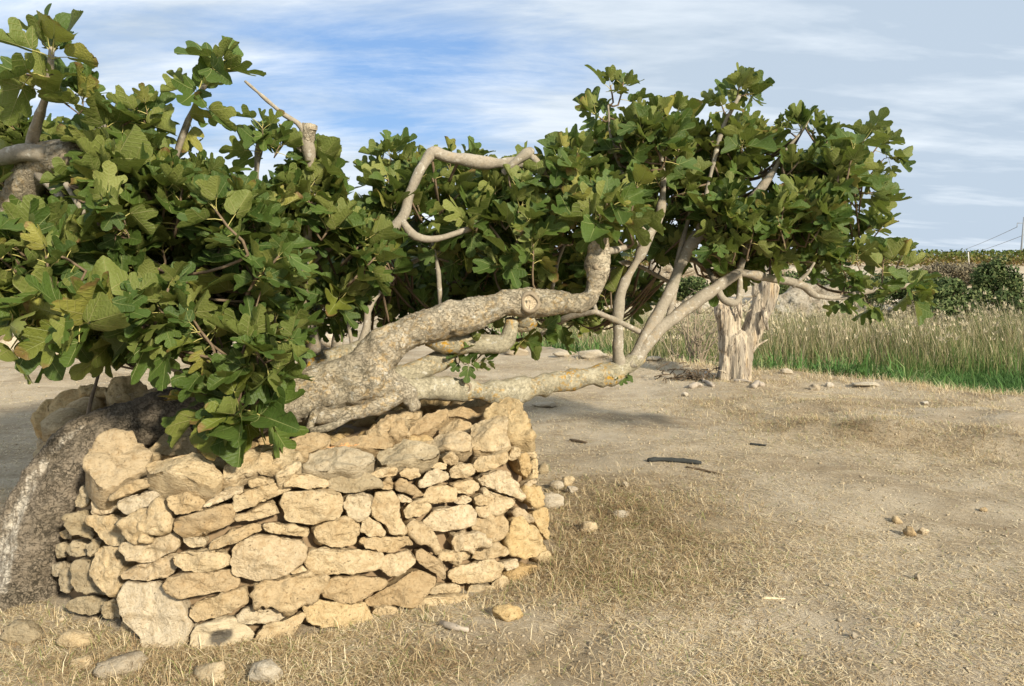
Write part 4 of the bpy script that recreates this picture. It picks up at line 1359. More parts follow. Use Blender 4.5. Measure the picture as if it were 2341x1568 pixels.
# ------------------------------------------------------------------ fig leaves
def leaf_variant(seed):
    """one leaf of unit blade length: petiole along +X from the origin, lobed cupped blade at its end"""
    rg = np.random.default_rng(seed)
    form = rg.random()
    deep = rg.uniform(0.0, 0.35) if form < 0.66 else (rg.uniform(0.4, 0.7) if form < 0.88 else rg.uniform(0.85, 1.0))
    wd = rg.uniform(0.76, 1.02)

    def half():
        d = min(1, max(0, deep + rg.uniform(-0.12, 0.12)))
        m = lambda a, b: (a[0] + (b[0] - a[0]) * d, (a[1] + (b[1] - a[1]) * d) * wd * rg.uniform(0.96, 1.04))
        return [(-0.05, 0.03), (-0.11, 0.12), (-0.09, 0.27), (0.02, 0.40), (0.14, 0.43), m((0.21, 0.35), (0.22, 0.45)), m((0.28, 0.35), (0.32, 0.47)),
                m((0.36, 0.48), (0.40, 0.49)), m((0.50, 0.59), (0.50, 0.49)), m((0.62, 0.58), (0.60, 0.45)), m((0.65, 0.45), (0.68, 0.41)), m((0.54, 0.28), (0.73, 0.36)),
                m((0.47, 0.165), (0.79, 0.31)), m((0.54, 0.145), (0.83, 0.27)), m((0.68, 0.235), (0.87, 0.22)), m((0.83, 0.24), (0.91, 0.18)), m((0.94, 0.16), (0.955, 0.11))]
    up_ = half()
    lo_ = [(x, -y) for x, y in half()][::-1]
    ctl = np.array(up_ + [(1.0, 0.0)] + lo_)
    out = []
    for i in range(len(ctl) - 1):
        p0, p1, p2, p3 = ctl[max(i - 1, 0)], ctl[i], ctl[i + 1], ctl[min(i + 2, len(ctl) - 1)]
        for t_ in (0.0, 0.5):
            out.append(0.5 * (2 * p1 + (p2 - p0) * t_ + (2 * p0 - 5 * p1 + 4 * p2 - p3) * t_ * t_ + (3 * p1 - p0 - 3 * p2 + p3) * t_ ** 3))
    out = np.array(out + [ctl[-1]])
    out = out + rg.normal(size=out.shape) * 0.007
    NANG = len(out)
    cc_ = np.array([0.30, 0.0])
    fr = (0.42, 0.76, 1.0)
    XY = np.vstack([cc_[None]] + [cc_ + (out - cc_) * f for f in fr])
    fold = rg.uniform(0.20, 0.95)
    cup = rg.uniform(-0.10, 0.40)
    droop = rg.uniform(-0.15, 0.40)
    wav = rg.uniform(0.03, 0.09)
    ph, ph2 = rg.uniform(0, 6.28, 2)
    x, y = XY[:, 0], XY[:, 1]
    r = np.hypot(x, y)
    th = np.arctan2(y, x)
    z = fold * np.abs(y) * (0.4 + 0.6 * np.clip(np.abs(y) * 3, 0, 1)) + cup * r * r - droop * np.clip(x, 0, 9) ** 2
    z += wav * np.sin(th * 5 + ph) * r ** 2 + 0.035 * np.sin(x * 9 + ph2) * np.abs(y) + 0.02 * rg.normal(size=len(x)) * (r > 0.9 * r.max())
    twist = rg.uniform(-0.5, 0.5)
    z += twist * x * y
    blade = np.stack([x, y, z], 1)
    tri = []
    for k in range(NANG):
        n = (k + 1) % NANG
        if k == NANG - 1:
            continue                                    # open basal sinus
        tri.append((0, 1 + n, 1 + k))
        for j in range(len(fr) - 1):
            a, b = 1 + j * NANG + k, 1 + j * NANG + n
            tri += [(a, b + NANG, a + NANG), (a, b, b + NANG)]
    tri = np.array(tri, np.int32)
    # petiole, then the blade pitched down from its end
    pl_ = rg.uniform(0.30, 0.62)
    pit = R(rg.uniform(-30, 34)) if rg.random() < 0.78 else R(rg.uniform(35, 75))
    c, s = math.cos(pit), math.sin(pit)
    Rm = np.array([[c, 0, s], [0, 1, 0], [-s, 0, c]])
    blade = blade @ Rm.T + np.array([pl_, 0, 0])
    pv, pq = tube([(0, 0, 0), (pl_ * 0.5, 0, 0.05 * pl_), (pl_, 0, 0)], [0.020, 0.016, 0.013], 4, 1, cap=False, smoothpath=False)
    pt = np.vstack([pq[0][:, [0, 1, 2]], pq[0][:, [0, 2, 3]]])
    V = np.vstack([blade, pv])
    T = np.vstack([tri, pt + len(blade)])
    uvv = np.vstack([XY, np.zeros((len(pv), 2))])
    tint = np.zeros((len(V), 4), np.float32)
    tint[:, 0] = rg.random()
    tint[len(blade):, 1] = 1
    tint[:, 2] = (rg.uniform(0.35, 0.9) if rg.random() < 0.10 else rg.uniform(0, 0.12))
    tint[:, 3] = 1
    return V, T, uvv, tint, pl_


NVAR = 36
LV = [leaf_variant(100 + k) for k in range(NVAR)]


def leaf_mesh(V, T, uvv, tint, name):
    me = mesh_from(name, V, T, M['leaf'])
    ul = me.uv_layers.new(name='UVMap')
    ul.data.foreach_set('uv', uvv[T.ravel()].astype(np.float32).ravel())
    vattr(me, 'tint', tint, 'FLOAT_COLOR')
    return me


rgt = random.Random(11)
SK = np.array([tuple(p) for p, r in SKEL])
SKr = np.array([r for p, r in SKEL])
tips = []       # (point, axis, n leaves, size)


def tip(px, py, Y, ax=None, n=None, size=None):
    for ex, ey, ew, eh, yl in ((95, 372, 100, 48, 3.6), (40, 470, 45, 80, 3.7), (100, 455, 60, 40, 3.4)):
        if ((px - ex) / ew) ** 2 + ((py - ey) / eh) ** 2 < 1 and Y < yl:
            Y = yl + 0.3
    p = P(px, py, Y)
    if ax is None:
        ax = Vector((rgt.uniform(-0.6, 0.6), rgt.uniform(-0.75, 0.35), rgt.uniform(0.15, 1.1)))
    tips.append((p, Vector(ax).normalized(), n or rgt.randint(6, 10), size or rgt.uniform(0.105, 0.165)))


for a in [
    (118, 120, 3.15, (0.1, 0, 1)), (112, 205, 3.17, (0.1, -.2, 1)), (190, 225, 3.18, (.5, -.3, 1)), (60, 170, 3.1, (-.9, -.2, .1), 3),
    (495, 150, 3.35, (.5, 0, 1)), (455, 205, 3.38, (.6, -.1, .7), 4), (430, 200, 3.4, (-.8, 0, .6), 4), (445, 270, 3.4, (.9, -.2, .1), 4), (335, 250, 3.35, (0, 0, 1), 6), (300, 275, 3.35), (245, 290, 3.3),
    (600, 290, 3.6, (0, 0, 1)), (590, 340, 3.62, (-.3, -.2, 1)), (640, 330, 3.62, (.4, 0, .8)), (722, 365, 3.75, (.2, 0, 1)), (725, 390, 3.8, (.5, -.2, .6)),
    (890, 350, 4.4, (-.1, 0, 1)), (930, 370, 4.4, (.2, -.2, 1)), (1030, 365, 4.5, (.1, 0, 1)), (985, 390, 4.4), (860, 400, 4.45, (-.6, -.2, .6)), (1290, 340, 4.4, (-.2, 0, 1)), (1320, 350, 4.4, (.1, -.2, 1)),
    (1395, 195, 4.65, (-.2, 0, 1)), (1425, 188, 4.65, (.2, -.2, 1)), (1360, 260, 4.65, (-.7, 0, .5)), (1455, 260, 4.7, (0, 0, 1)), (1550, 262, 4.85, (0, 0, 1)), (1505, 265, 4.8, (0, -.2, 1)),
    (1690, 200, 4.95, (.2, 0, 1)), (1650, 240, 4.95, (-.4, 0, .9)), (1712, 215, 4.95, (.9, 0, .2)), (1830, 292, 5.0, (-.1, 0, 1)), (1862, 290, 5.0, (.3, 0, 1)), (1790, 285, 5.0, (-.7, 0, .7)), (1890, 310, 5.0),
    (1975, 320, 5.1, (.1, 0, 1)), (2015, 322, 5.1, (.6, 0, .8)), (2045, 360, 5.1, (1, 0, .1)), (2000, 440, 5.08, (.9, -.2, 0)), (1990, 400, 5.08, (.8, -.2, .3)),
    (2065, 580, 5.16, (.3, 0, .8)), (2105, 645, 5.16, (.9, -.2, .2)), (2085, 668, 5.16, (.5, -.5, -.4)), (2020, 590, 5.14, (0, 0, 1)), (2010, 655, 5.12, (0, -.6, -.1)), (1960, 580, 5.1, (-.1, -.2, 1)), (1955, 640, 5.08, (-.2, -.5, -.1)), (1920, 600, 5.05, (-.3, -.3, .4)), (1990, 700, 5.1, (.1, -.5, -.6)), (1930, 690, 5.05, (0, -.4, -.8)),
]:
    tip(*a)
tip(1362, 505, 4.05, (0.0, -.4, .6), 9, 0.17)
tip(1345, 470, 4.1, (-.5, -.4, .4), 8, 0.17)
tip(1400, 470, 4.05, (.5, -.5, .2), 8, 0.18)
tip(1320, 400, 4.2, (-.2, -.4, .8), 8, 0.17)
tip(1290, 420, 4.2, (-.5, -.3, .6), 7, 0.17)
tip(1265, 395, 4.25, (0, -.2, 1), 6, 0.16)
# the big low rosettes in front
tip(548, 935, 3.02, (0.05, -0.8, 0.15), 10, 0.205)
tip(520, 945, 3.1, (-0.4, -0.6, -0.2), 6, 0.17)
tip(585, 950, 3.1, (0.4, -0.6, -0.2), 6, 0.17)
tip(510, 895, 3.12, (-0.2, -0.5, 0.6), 7, 0.17)
tip(590, 880, 3.12, (0.2, -0.4, 0.8), 7, 0.17)
tip(470, 910, 3.2, (-0.6, -0.4, 0.2), 6, 0.165)
tip(620, 840, 3.2, (0.4, -0.4, 0.6), 7, 0.17)
tip(175, 740, 2.72, (-0.1, -0.8, 0.2), 9, 0.18)
tip(60, 740, 2.8, (-0.3, -0.7, 0.17), 9, 0.17)
tip(255, 700, 2.85, (0.2, -0.6, 0.6), 9, 0.17)
tip(40, 660, 2.85, (-0.2, -0.6, 0.5), 9, 0.17)
tip(330, 760, 3.0, (0.2, -0.6, -0.1), 9, 0.17)
# little sprouts low on the branches
tip(1050, 815, 4.05, (0.1, -.6, .7), 6, 0.075)
tip(1075, 830, 4.05, (0.5, -.6, .1), 6, 0.08)
tip(1110, 825, 4.08, (0.9, -.3, .2), 5, 0.085)
tip(1085, 780, 4.0, (0.1, -.6, .8), 5, 0.07)
tip(1385, 862, 4.55, (-.3, -.8, .4), 5, 0.06)
tip(1428, 862, 4.58, (.4, -.8, .3), 5, 0.055)
tip(1200, 780, 4.3, (.2, -.5, -.3), 5, 0.10)
tip(1240, 750, 4.4, (.5, -.5, -.2), 6, 0.13)

BLOBS = [  # px, py, rx, ry, Y0, Y1, count
    (70, 320, 80, 45, 3.45, 3.9, 6), (260, 355, 100, 50, 3.1, 3.8, 10), (370, 400, 60, 40, 3.2, 3.9, 5), (60, 450, 60, 30, 3.7, 4.1, 3), (120, 520, 150, 80, 2.85, 3.7, 17), (100, 630, 130, 110, 2.65, 3.5, 15),
    (340, 480, 160, 120, 2.95, 3.9, 21), (320, 650, 170, 110, 2.75, 3.6, 18), (560, 465, 130, 60, 3.3, 4.1, 14), (560, 590, 160, 120, 3.0, 4.0, 22),
    (530, 730, 130, 90, 3.0, 3.8, 12), (690, 460, 90, 55, 3.5, 4.2, 9), (730, 560, 100, 100, 3.5, 4.3, 12), (690, 680, 90, 60, 3.4, 4.2, 8), (810, 530, 60, 40, 3.8, 4.4, 5),
    (930, 440, 90, 70, 4.15, 4.8, 9), (1080, 450, 110, 70, 4.15, 4.9, 12), (1150, 540, 110, 70, 4.05, 4.6, 10), (1250, 460, 90, 90, 4.2, 4.9, 10),
    (1380, 430, 90, 80, 4.2, 4.9, 10), (880, 560, 70, 50, 4.0, 4.5, 4), (1010, 560, 90, 50, 4.3, 4.8, 5),
    (1450, 350, 90, 80, 4.5, 5.3, 13), (1590, 355, 130, 75, 4.5, 5.5, 18), (1740, 390, 110, 90, 4.6, 5.5, 15), (1890, 410, 90, 90, 4.7, 5.4, 12),
    (1600, 460, 120, 60, 4.6, 5.5, 8), (1780, 500, 140, 50, 4.6, 5.5, 12), (1920, 490, 80, 60, 4.8, 5.4, 7), (1780, 560, 130, 30, 4.9, 5.6, 10),
    # the shaded rear of the crown
    (480, 660, 330, 90, 4.5, 5.6, 26), (330, 520, 280, 90, 4.2, 5.0, 18), (960, 620, 220, 70, 5.0, 6.0, 22), (1230, 610, 150, 70, 5.0, 6.0, 15), (1440, 610, 110, 80, 5.0, 5.9, 14),
    (760, 640, 120, 70, 4.7, 5.6, 12), (1650, 560, 110, 45, 5.1, 5.8, 12), (1000, 690, 160, 30, 4.9, 5.7, 8), (1400, 690, 90, 40, 5.0, 5.7, 6), (820, 690, 60, 30, 4.6, 5.2, 4), (1080, 540, 160, 60, 5.0, 5.8, 10), (1280, 690, 60, 40, 4.8, 5.5, 4),
    (230, 690, 200, 80, 3.4, 4.4, 12),
]
for bx, by, rx, ry, y0, y1, n in BLOBS:
    m_ = int(n * 1.9 + 0.5)
    subs = [(rgt.uniform(0, 6.283), math.sqrt(rgt.random()), rgt.uniform(y0, y1)) for _ in range(max(2, m_ // 4))]
    for i_ in range(m_):
        a, r, yc_ = subs[i_ % len(subs)]
        fx = r * math.cos(a) + rgt.gauss(0, 26 / rx)
        fy = r * math.sin(a) + rgt.gauss(0, 22 / ry)
        Y = min(y1, max(y0, yc_ + rgt.gauss(0, 0.12)))
        ax = Vector((fx * 0.6 + rgt.uniform(-.45, .45), -0.25 + rgt.uniform(-.5, .35), 0.78 - 0.40 * fy + rgt.uniform(-.35, .35)))
        tip(bx + fx * rx, by + fy * ry, Y, ax)

leaves = []     # variant, 3x3 basis columns * scale, origin, scale
twig_parts = []
UP = Vector((0, 0, 1))
for (p, ax, n, size) in tips:
    small = size < 0.12
    # stem: from the nearest limb to the tip
    d2 = ((SK - np.array(p)) ** 2).sum(1)
    under = SK[:, 2] > p.z + 0.25
    d2 = d2 + under * 0.3
    j = int(d2.argmin())
    q, qr = Vector(SK[j]), SKr[j]
    slen = min(0.22 if not small else 0.07, (p - q).length * 0.7 + 0.02)
    s0 = p - ax * slen
    dist = (p - q).length
    r_tip = 0.0045 if not small else 0.002
    if dist > 0.05:
        mid = (q + s0) * 0.5 + Vector((rgt.uniform(-.04, .04), rgt.uniform(-.04, .04), -0.12 * dist))
        pts = [q, mid, s0, p - ax * slen * 0.4, p] if dist > 0.25 else [q, s0, p]
        k = min(max(qr * 0.7, 0.004), 0.006 + 0.008 * min(dist, 1.2))
        rad = [k, k * 0.85, 0.0065 if not small else 0.003, 0.0055 if not small else .0025, r_tip] if dist > 0.25 else [k, 0.006 if not small else 0.003, r_tip]
        V, fs = tube(pts, rad, 6, 0.06)
        twig_parts.append((V - np.array(tree_base), fs))
    e1 = ax.orthogonal().normalized()
    e2 = ax.cross(e1)
    ph0 = rgt.uniform(0, 6.28)
    for i in range(n):
        u = i / max(1, n - 1)                               # 0 = youngest, at the tip
        phi = ph0 + i * 2.4 + rgt.uniform(-.25, .25)
        rad_d = e1 * math.cos(phi) + e2 * math.sin(phi)
        alp = R(14 + 66 * u + rgt.uniform(-16, 16))
        d = (ax * math.cos(alp) + rad_d * math.sin(alp)).normalized()
        d = (d + Vector((0, 0, -0.02 - 0.22 * u * rgt.random()))).normalized()
        org = p - ax * (slen * 0.75 * u * u)
        want = (UP * 0.50 + ax * 0.75 + sun_dir * 0.25 + Vector((rgt.gauss(0, .6), rgt.gauss(0, .6), rgt.gauss(0, .45))))
        if rgt.random() < 0.30:
            want = want + Vector((0, 1.3, 0.2))               # some turn their pale underside to the viewer
        zc = (want - d * want.dot(d))
        if zc.length < 0.05:
            zc = d.orthogonal()
        zc.normalize()
        yc = zc.cross(d)
        sc = size * rgt.uniform(0.72, 1.12) * (0.62 + 0.38 * min(1, u * 2.2))
        B = np.array([tuple(d), tuple(yc), tuple(zc)]).T * sc
        leaves.append((rgt.randrange(NVAR), B, np.array(org), sc))

# which 300 leaves show largest: paint rough discs, nearest last
buf = np.full((160, 236), -1, np.int32)
cenr = []
for k, (vi, B, o, sc) in enumerate(leaves):
    c = o + B @ np.array([LV[vi][4] + 0.42, 0, -0.1])
    nrm = B[:, 2] / sc
    cenr.append((c, abs(float(nrm[1])) * 0.75 + 0.25))
CC = np.array([c for c, _ in cenr])
ux, uy = proj(CC)
for k in np.argsort(-CC[:, 1]):
    r = leaves[k][3] * 0.40 / CC[k, 1] * F / 10 * cenr[k][1] ** 0.5
    x, y = ux[k] / 10, uy[k] / 10
    x0, x1, y0, y1 = max(0, int(x - r)), min(235, int(x + r) + 1), max(0, int(y - r)), min(159, int(y + r) + 1)
    if x1 <= x0 or y1 <= y0:
        continue
    yy, xx = np.mgrid[y0:y1, x0:x1]
    sub = buf[y0:y1, x0:x1]
    sub[(xx - x) ** 2 + (yy - y) ** 2 <= r * r] = k
ids, cnt = np.unique(buf[buf >= 0], return_counts=True)
show = set(ids[np.argsort(-cnt)][:300].tolist())
print('leaves', len(leaves), 'tips', len(tips), 'stones', sid)

leaf_data = [leaf_mesh(*LV[k][:4], 'leaf') for k in range(NVAR)]
mv, mt, mu, mtn, off = [], [], [], [], 0
for k, (vi, B, o, sc) in enumerate(leaves):
    if k in show:
        ob = add('leaf', leaf_data[vi], fig)
        mw = Matrix(B.tolist()).to_4x4()
        mw.translation = Vector(o) - tree_base
        ob.matrix_local = mw
    else:
        V, T, uvv, tn, _ = LV[vi]
        mv.append(V @ B.T + o - np.array(tree_base))
        mt.append(T + off)
        mu.append(uvv)
        t2 = tn.copy()
        t2[:, 0] = rgt.random()
        t2[:, 2] = rgt.uniform(0.4, 0.9) if rgt.random() < 0.07 else rgt.uniform(0, 0.12)
        mtn.append(t2)
        off += len(V)
fm = leaf_mesh(np.vstack(mv), np.vstack(mt), np.vstack(mu), np.vstack(mtn), 'foliage')
kind(add('foliage', fm, fig), 'stuff')
V, fs = join(twig_parts)
kind(add('twig_growth', mesh_from('twig_growth', V, fs, M['twig']), fig), 'stuff')

# ------------------------------------------------------------------ dead two-pronged tree
DY = 9.4


def D(zx, zy, dy=0.0):                                # enlarged-crop pixels -> world
    return P(1554.6 + zx * 0.2215, 585.3 + zy * 0.2215, DY + dy)


dpx = 0.2215 * DY / F
dead_base = D(570, 1300)
dead_base.z = h1(dead_base.x, dead_base.y)
dead = thing('dead_tree', 'bleached dead tree trunk split into two stubby prongs at the edge of the field', 'tree', dead_base)


def dead_tube(lst, nseg=20):
    return tube([D(x, y, dy) for x, y, dy, wd in lst], [wd * dpx * 0.5 for x, y, dy, wd in lst], nseg, 0.06)


chains = [
    [(570, 1340, 0, 360), (570, 1250, 0, 320), (570, 1080, 0, 300), (560, 920, 0, 290), (545, 800, 0, 240)],
    [(510, 960, 0, 220), (495, 800, 0, 190), (475, 680, 0, 190), (450, 580, 0, 190), (425, 490, 0.05, 170), (385, 400, 0.05, 120), (360, 330, 0.05, 60)],
    [(580, 840, 0, 80), (592, 720, 0, 56), (590, 600, 0, 60), (570, 520, 0.05, 40)],
    [(650, 1050, 0, 190), (690, 920, 0, 150), (745, 780, 0, 150), (795, 640, 0, 145), (835, 500, 0, 135), (870, 380, 0, 140), (930, 270, 0, 150), (985, 160, 0, 120), (1000, 50, 0, 90)],
    [(720, 960, 0, 70), (800, 780, -0.04, 70), (875, 580, -0.04, 76), (925, 430, -0.04, 80), (975, 310, -0.03, 100)],
    [(800, 400, 0, 70), (805, 270, 0, 60), (795, 160, 0, 36)],
    [(420, 1330, -0.05, 90), (450, 1200, -0.1, 90), (470, 1050, -0.08, 80)],
    [(660, 1340, -0.08, 110), (650, 1200, -0.12, 90), (670, 1050, -0.08, 90)],
]
dm = remeshed('trunk', [(V - np.array(dead_base), f) for V, f in (dead_tube(c) for c in chains)], 0.016, M['dead'], 1)


def dead_fn(c):
    q = c * np.array([7, 7, 0.9])
    g = fbm(q + 5, 3)
    k = 0.04 * g + 0.012 * fbm(c * np.array([18, 18, 3.5]), 3)
    return k - 0.12 * np.clip(0.10 - np.abs(g - 0.12), 0, 1)


displace(dm, dead_fn)
add('trunk', dm, dead)


def dead_stub(name, lst, mat='dead'):
    V, fs = dead_tube(lst, 8)
    me = mesh_from(name, V - np.array(dead_base), fs, M[mat])
    displace(me, lambda c: 0.006 * fbm(c * 25, 3))
    return add(name, me, dead)


dead_stub('branch_stub', [(870, 560, -0.15, 50), (880, 660, -0.2, 44), (905, 760, -0.2, 26)])
dead_stub('branch_stub', [(600, 480, -0.1, 50), (620, 580, -0.12, 50), (635, 640, -0.12, 26)])
dead_stub('branch_stub', [(740, 1000, -0.05, 36), (780, 940, -0.05, 28), (850, 890, -0.05, 16), (905, 862, -0.05, 8)])
for lst in [[(640, 520, 0, 16), (700, 480, 0, 14), (760, 420, 0, 10), (780, 380, 0, 6)], [(640, 510, 0, 14), (630, 420, 0, 10), (610, 340, 0, 6)],
            [(650, 560, 0, 14), (700, 575, -.05, 12), (735, 545, -.05, 8)], [(520, 420, 0, 14), (490, 370, 0, 10), (470, 320, 0, 6)], [(640, 490, 0, 10), (590, 440, 0, 8), (600, 350, 0, 6)],
            [(480, 1210, -.2, 14), (440, 1190, -.22, 14), (400, 1180, -.22, 8)]]:
    dead_stub('dead_twig', lst)

# bleached roots and driftwood at its foot
for lst, lab in [([(330, 1390), (280, 1350), (230, 1320), (270, 1240), (290, 1190)], 'forked bleached root lying left of the dead tree foot'),
                 ([(110, 1395), (160, 1380), (220, 1385)], 'short pale driftwood chunk left of the forked root'),
                 ([(760, 1390), (800, 1350), (840, 1370), (850, 1340)], 'knotted grey wood chunk right of the dead tree foot'),
                 ([(570, 1330), (650, 1335), (740, 1350)], 'straight bleached root stick in front of the dead tree foot')]:
    pts, c0 = [], None
    for x, y in lst:
        q = D(x, y)
        d = ray(1554.6 + x * 0.2215, 585.3 + y * 0.2215)
        Yg = CAM_H / -d.z
        q = Vector((d.x * Yg, Yg, 0))
        q.z = h1(q.x, q.y) + 0.02
        pts.append(q)
    wd = 0.034 if 'chunk' in lab else 0.022
    V, fs = tube(pts, [wd] + [wd * 0.85] * (len(pts) - 2) + [wd * 0.5], 9, 0.05)
    c0 = V.mean(0)
    me = mesh_from('driftwood', V - c0, fs, M['drift'])
    displace(me, lambda c: 0.018 * fbm(c * 22, 3))
    tag(add('driftwood', me, loc=Vector(c0)), lab, 'driftwood', 'bleached wood round the dead tree')


hp0 = Vector((dead_base.x - 0.62, dead_base.y - 0.05, h1(dead_base.x - 0.62, dead_base.y - 0.05)))
heap = []
rgh = random.Random(77)
for k in range(110):
    c = Vector((rgh.gauss(0, 0.22), rgh.gauss(0, 0.10), abs(rgh.gauss(0.05, 0.07))))
    d = Vector((rgh.uniform(-1, 1), rgh.uniform(-1, 1), rgh.uniform(-0.1, 0.7))).normalized() * rgh.uniform(0.06, 0.20)
    V, fs = tube([c - d * 0.5, c + d * 0.1 + Vector((0, 0, 0.012)), c + d * 0.5], [0.008, 0.006, 0.003], 5, smoothpath=False)
    heap.append(mesh_from('twig', V, fs, M['stick']))
th_ = thing('twig_heap', 'dark heap of broken twigs against the left foot of the dead tree', 'twigs', hp0)
for me in heap:
    add('twig', me, th_)

# ------------------------------------------------------------------ things placed on the ground by their photo position
def on_ground(px, py, z=0.0):
    d = ray(px, py)
    Y = (CAM_H - z) / -d.z
    for _ in range(4):
        Y = (CAM_H - h1(d.x * Y, Y)) / -d.z
    return Vector((d.x * Y, Y, h1(d.x * Y, Y)))


LOOSE = [  # px, py (base), width px, height px, label, material
    (158, 1486, 80, 38, 'rounded tan stone lying left of the biggest base stone of the planter', 'stone'),
    (40, 1478, 92, 50, 'greyish stone in the straw at the lower left edge of the photo', 'stone_grey'),
    (180, 1533, 55, 28, 'small tan stone touching the long white slab on the ground', 'stone'),
    (262, 1555, 130, 44, 'long jagged white slab lying in the straw before the planter', 'stone_white'),
    (475, 1562, 84, 40, 'pale lumpy stone at the bottom edge, between the white slab and the blocky stone', 'stone'),
    (606, 1566, 78, 46, 'blocky pale stone at the bottom edge under the right half of the planter', 'stone_white'),
    (1162, 1420, 66, 32, 'lone smooth yellow stone on the path in front of the planter right corner', 'stone_yellow'),
    (1262, 1162, 52, 34, 'largest pale stone of the pile right of the planter', 'stone_white'),
    (1272, 1120, 28, 20, 'small white stone on the left of the pile beside the planter', 'stone_white'),
    (1299, 1112, 30, 24, 'small cream stone topmost in the pile beside the planter', 'stone'),
    (1308, 1128, 24, 16, 'flat chip lying at the right of the pile beside the planter', 'stone_white'),
    (1241, 1082, 24, 24, 'grey stone half hidden by the planter corner', 'stone_grey'),
    (1426, 1188, 44, 18, 'flat white stone in dark straw right of the planter', 'stone_white'),
    (1347, 1220, 38, 26, 'round tan stone wrapped in straw right of the planter', 'stone'),
    (1429, 1114, 14, 12, 'pebble-sized pale stone in straw below the dark stick', 'stone_white'),
    (1250, 932, 50, 10, 'flat pale slab flush with the ground behind the planter', 'stone_white'),
    (2053, 1196, 22, 16, 'round clod highest in the clump on the right of the field', 'stone'),
    (2082, 1226, 26, 22, 'biggest crumbly clod of the clump on the right of the field', 'stone'),
    (2112, 1222, 22, 14, 'flat clod on the right side of the clump', 'stone'),
    (2098, 1328, 14, 16, 'small upright cream stone below the clump of clods', 'stone_white'),
    (1955, 1460, 16, 12, 'small bright white stone low on the right of the field', 'stone_white'),
    (2096, 1434, 18, 10, 'small flat tan stone above right of the bright white one', 'stone'),
    (2250, 1170, 16, 10, 'small tan stone near the right edge of the track', 'stone'),
    (1802, 862, 28, 12, 'pale rim stone just right of the dead tree', 'stone_white'),
    (1866, 892, 30, 12, 'white stones lump in the straw right of the dead tree', 'stone_white'),
    (1897, 884, 18, 12, 'small white stone farther right along the bank straw', 'stone_white'),
    (1990, 886, 60, 10, 'long flat rim stone on the edge above the green grass', 'stone_white'),
    (2115, 926, 16, 10, 'small white stone on the bank near the green edge', 'stone_white'),
    (1566, 906, 14, 9, 'tiny white stone left of the dead tree driftwood', 'stone_white'),
    (1355, 818, 60, 18, 'broad pale rock at the field edge beneath the upright stems', 'stone_white'),
    (1290, 816, 40, 12, 'low pale rock left of the broad one at the field edge', 'stone_white'),
    (1180, 812, 60, 14, 'long pale rock behind the low fig limbs', 'stone_white'),
    (1500, 836, 40, 10, 'low flat rock between the forked stems and the dead tree', 'stone_white'),
]
for k, (px, py, wp, hp_, lab, mt_) in enumerate(LOOSE):
    q = on_ground(px, py)
    s = pxm(q.y) * 1.0
    wd, hh = wp * s, max(hp_ * s * 1.15, 0.02)
    v, f = rock_arrays((wd, max(wd * 0.6, hh), hh), 300 + k, 3, 0.2, 8)
    tag(add('loose_stone', mesh_from('loose_stone', v, f, M[mt_]), loc=q + Vector((0, wd * 0.25, hh * 0.36))), lab, 'stone', 'loose stones on the field')
    SC.objects[-1] if False else None


def ground_stick(pts, wpx, mat, label, name='stick', cat='stick', bend=0.0):
    W = [on_ground(x, y) for x, y in pts]
    r = wpx * pxm(W[0].y) * 0.5
    W = [p + Vector((0, 0, r * 0.9)) for p in W]
    V, fs = tube(W, [r * 0.9] + [r] * (len(W) - 2) + [r * 0.75], 9, 0.04)
    c0 = V.mean(0)
    me = mesh_from(name, V - c0, fs, M[mat])
    displace(me, lambda c: r * 0.35 * fbm(c * 25, 3))
    tag(add(name, me, loc=Vector(c0)), label, cat, 'sticks lying on the field')


ground_stick([(1482, 1056), (1510, 1055), (1560, 1058), (1603, 1062)], 11, 'charred', 'thick blackened stick lying on the field right of the planter')
ground_stick([(1570, 1070), (1600, 1075), (1655, 1088)], 5, 'stick', 'thin dark twig just below the thick blackened stick')
ground_stick([(1303, 1008), (1320, 1011), (1342, 1014)], 6, 'stick', 'short brown stick on the bare patch behind the planter corner')
ground_stick([(1715, 1017), (1735, 1019), (1752, 1020)], 5, 'charred', 'short black stick alone beyond the thick one')
ground_stick([(1742, 1369), (1766, 1370), (1795, 1371)], 5, 'straw_stick', 'pale straight straw stem on the open ground', 'straw_stem', 'straw')
ground_stick([(1010, 1430), (1040, 1440), (1070, 1446)], 14, 'drift', 'broken brown wood piece in the straw under the planter right half')

def far_hit(px, py):
    d = ray(px, py)
    tt = np.arange(8, 110, 0.25)
    z = CAM_H + d.z * tt
    ok = z < hgt(d.x * tt, tt)
    k = int(ok.argmax()) if ok.any() else len(tt) - 1
    return Vector((d.x * tt[k], tt[k], h1(d.x * tt[k], tt[k])))


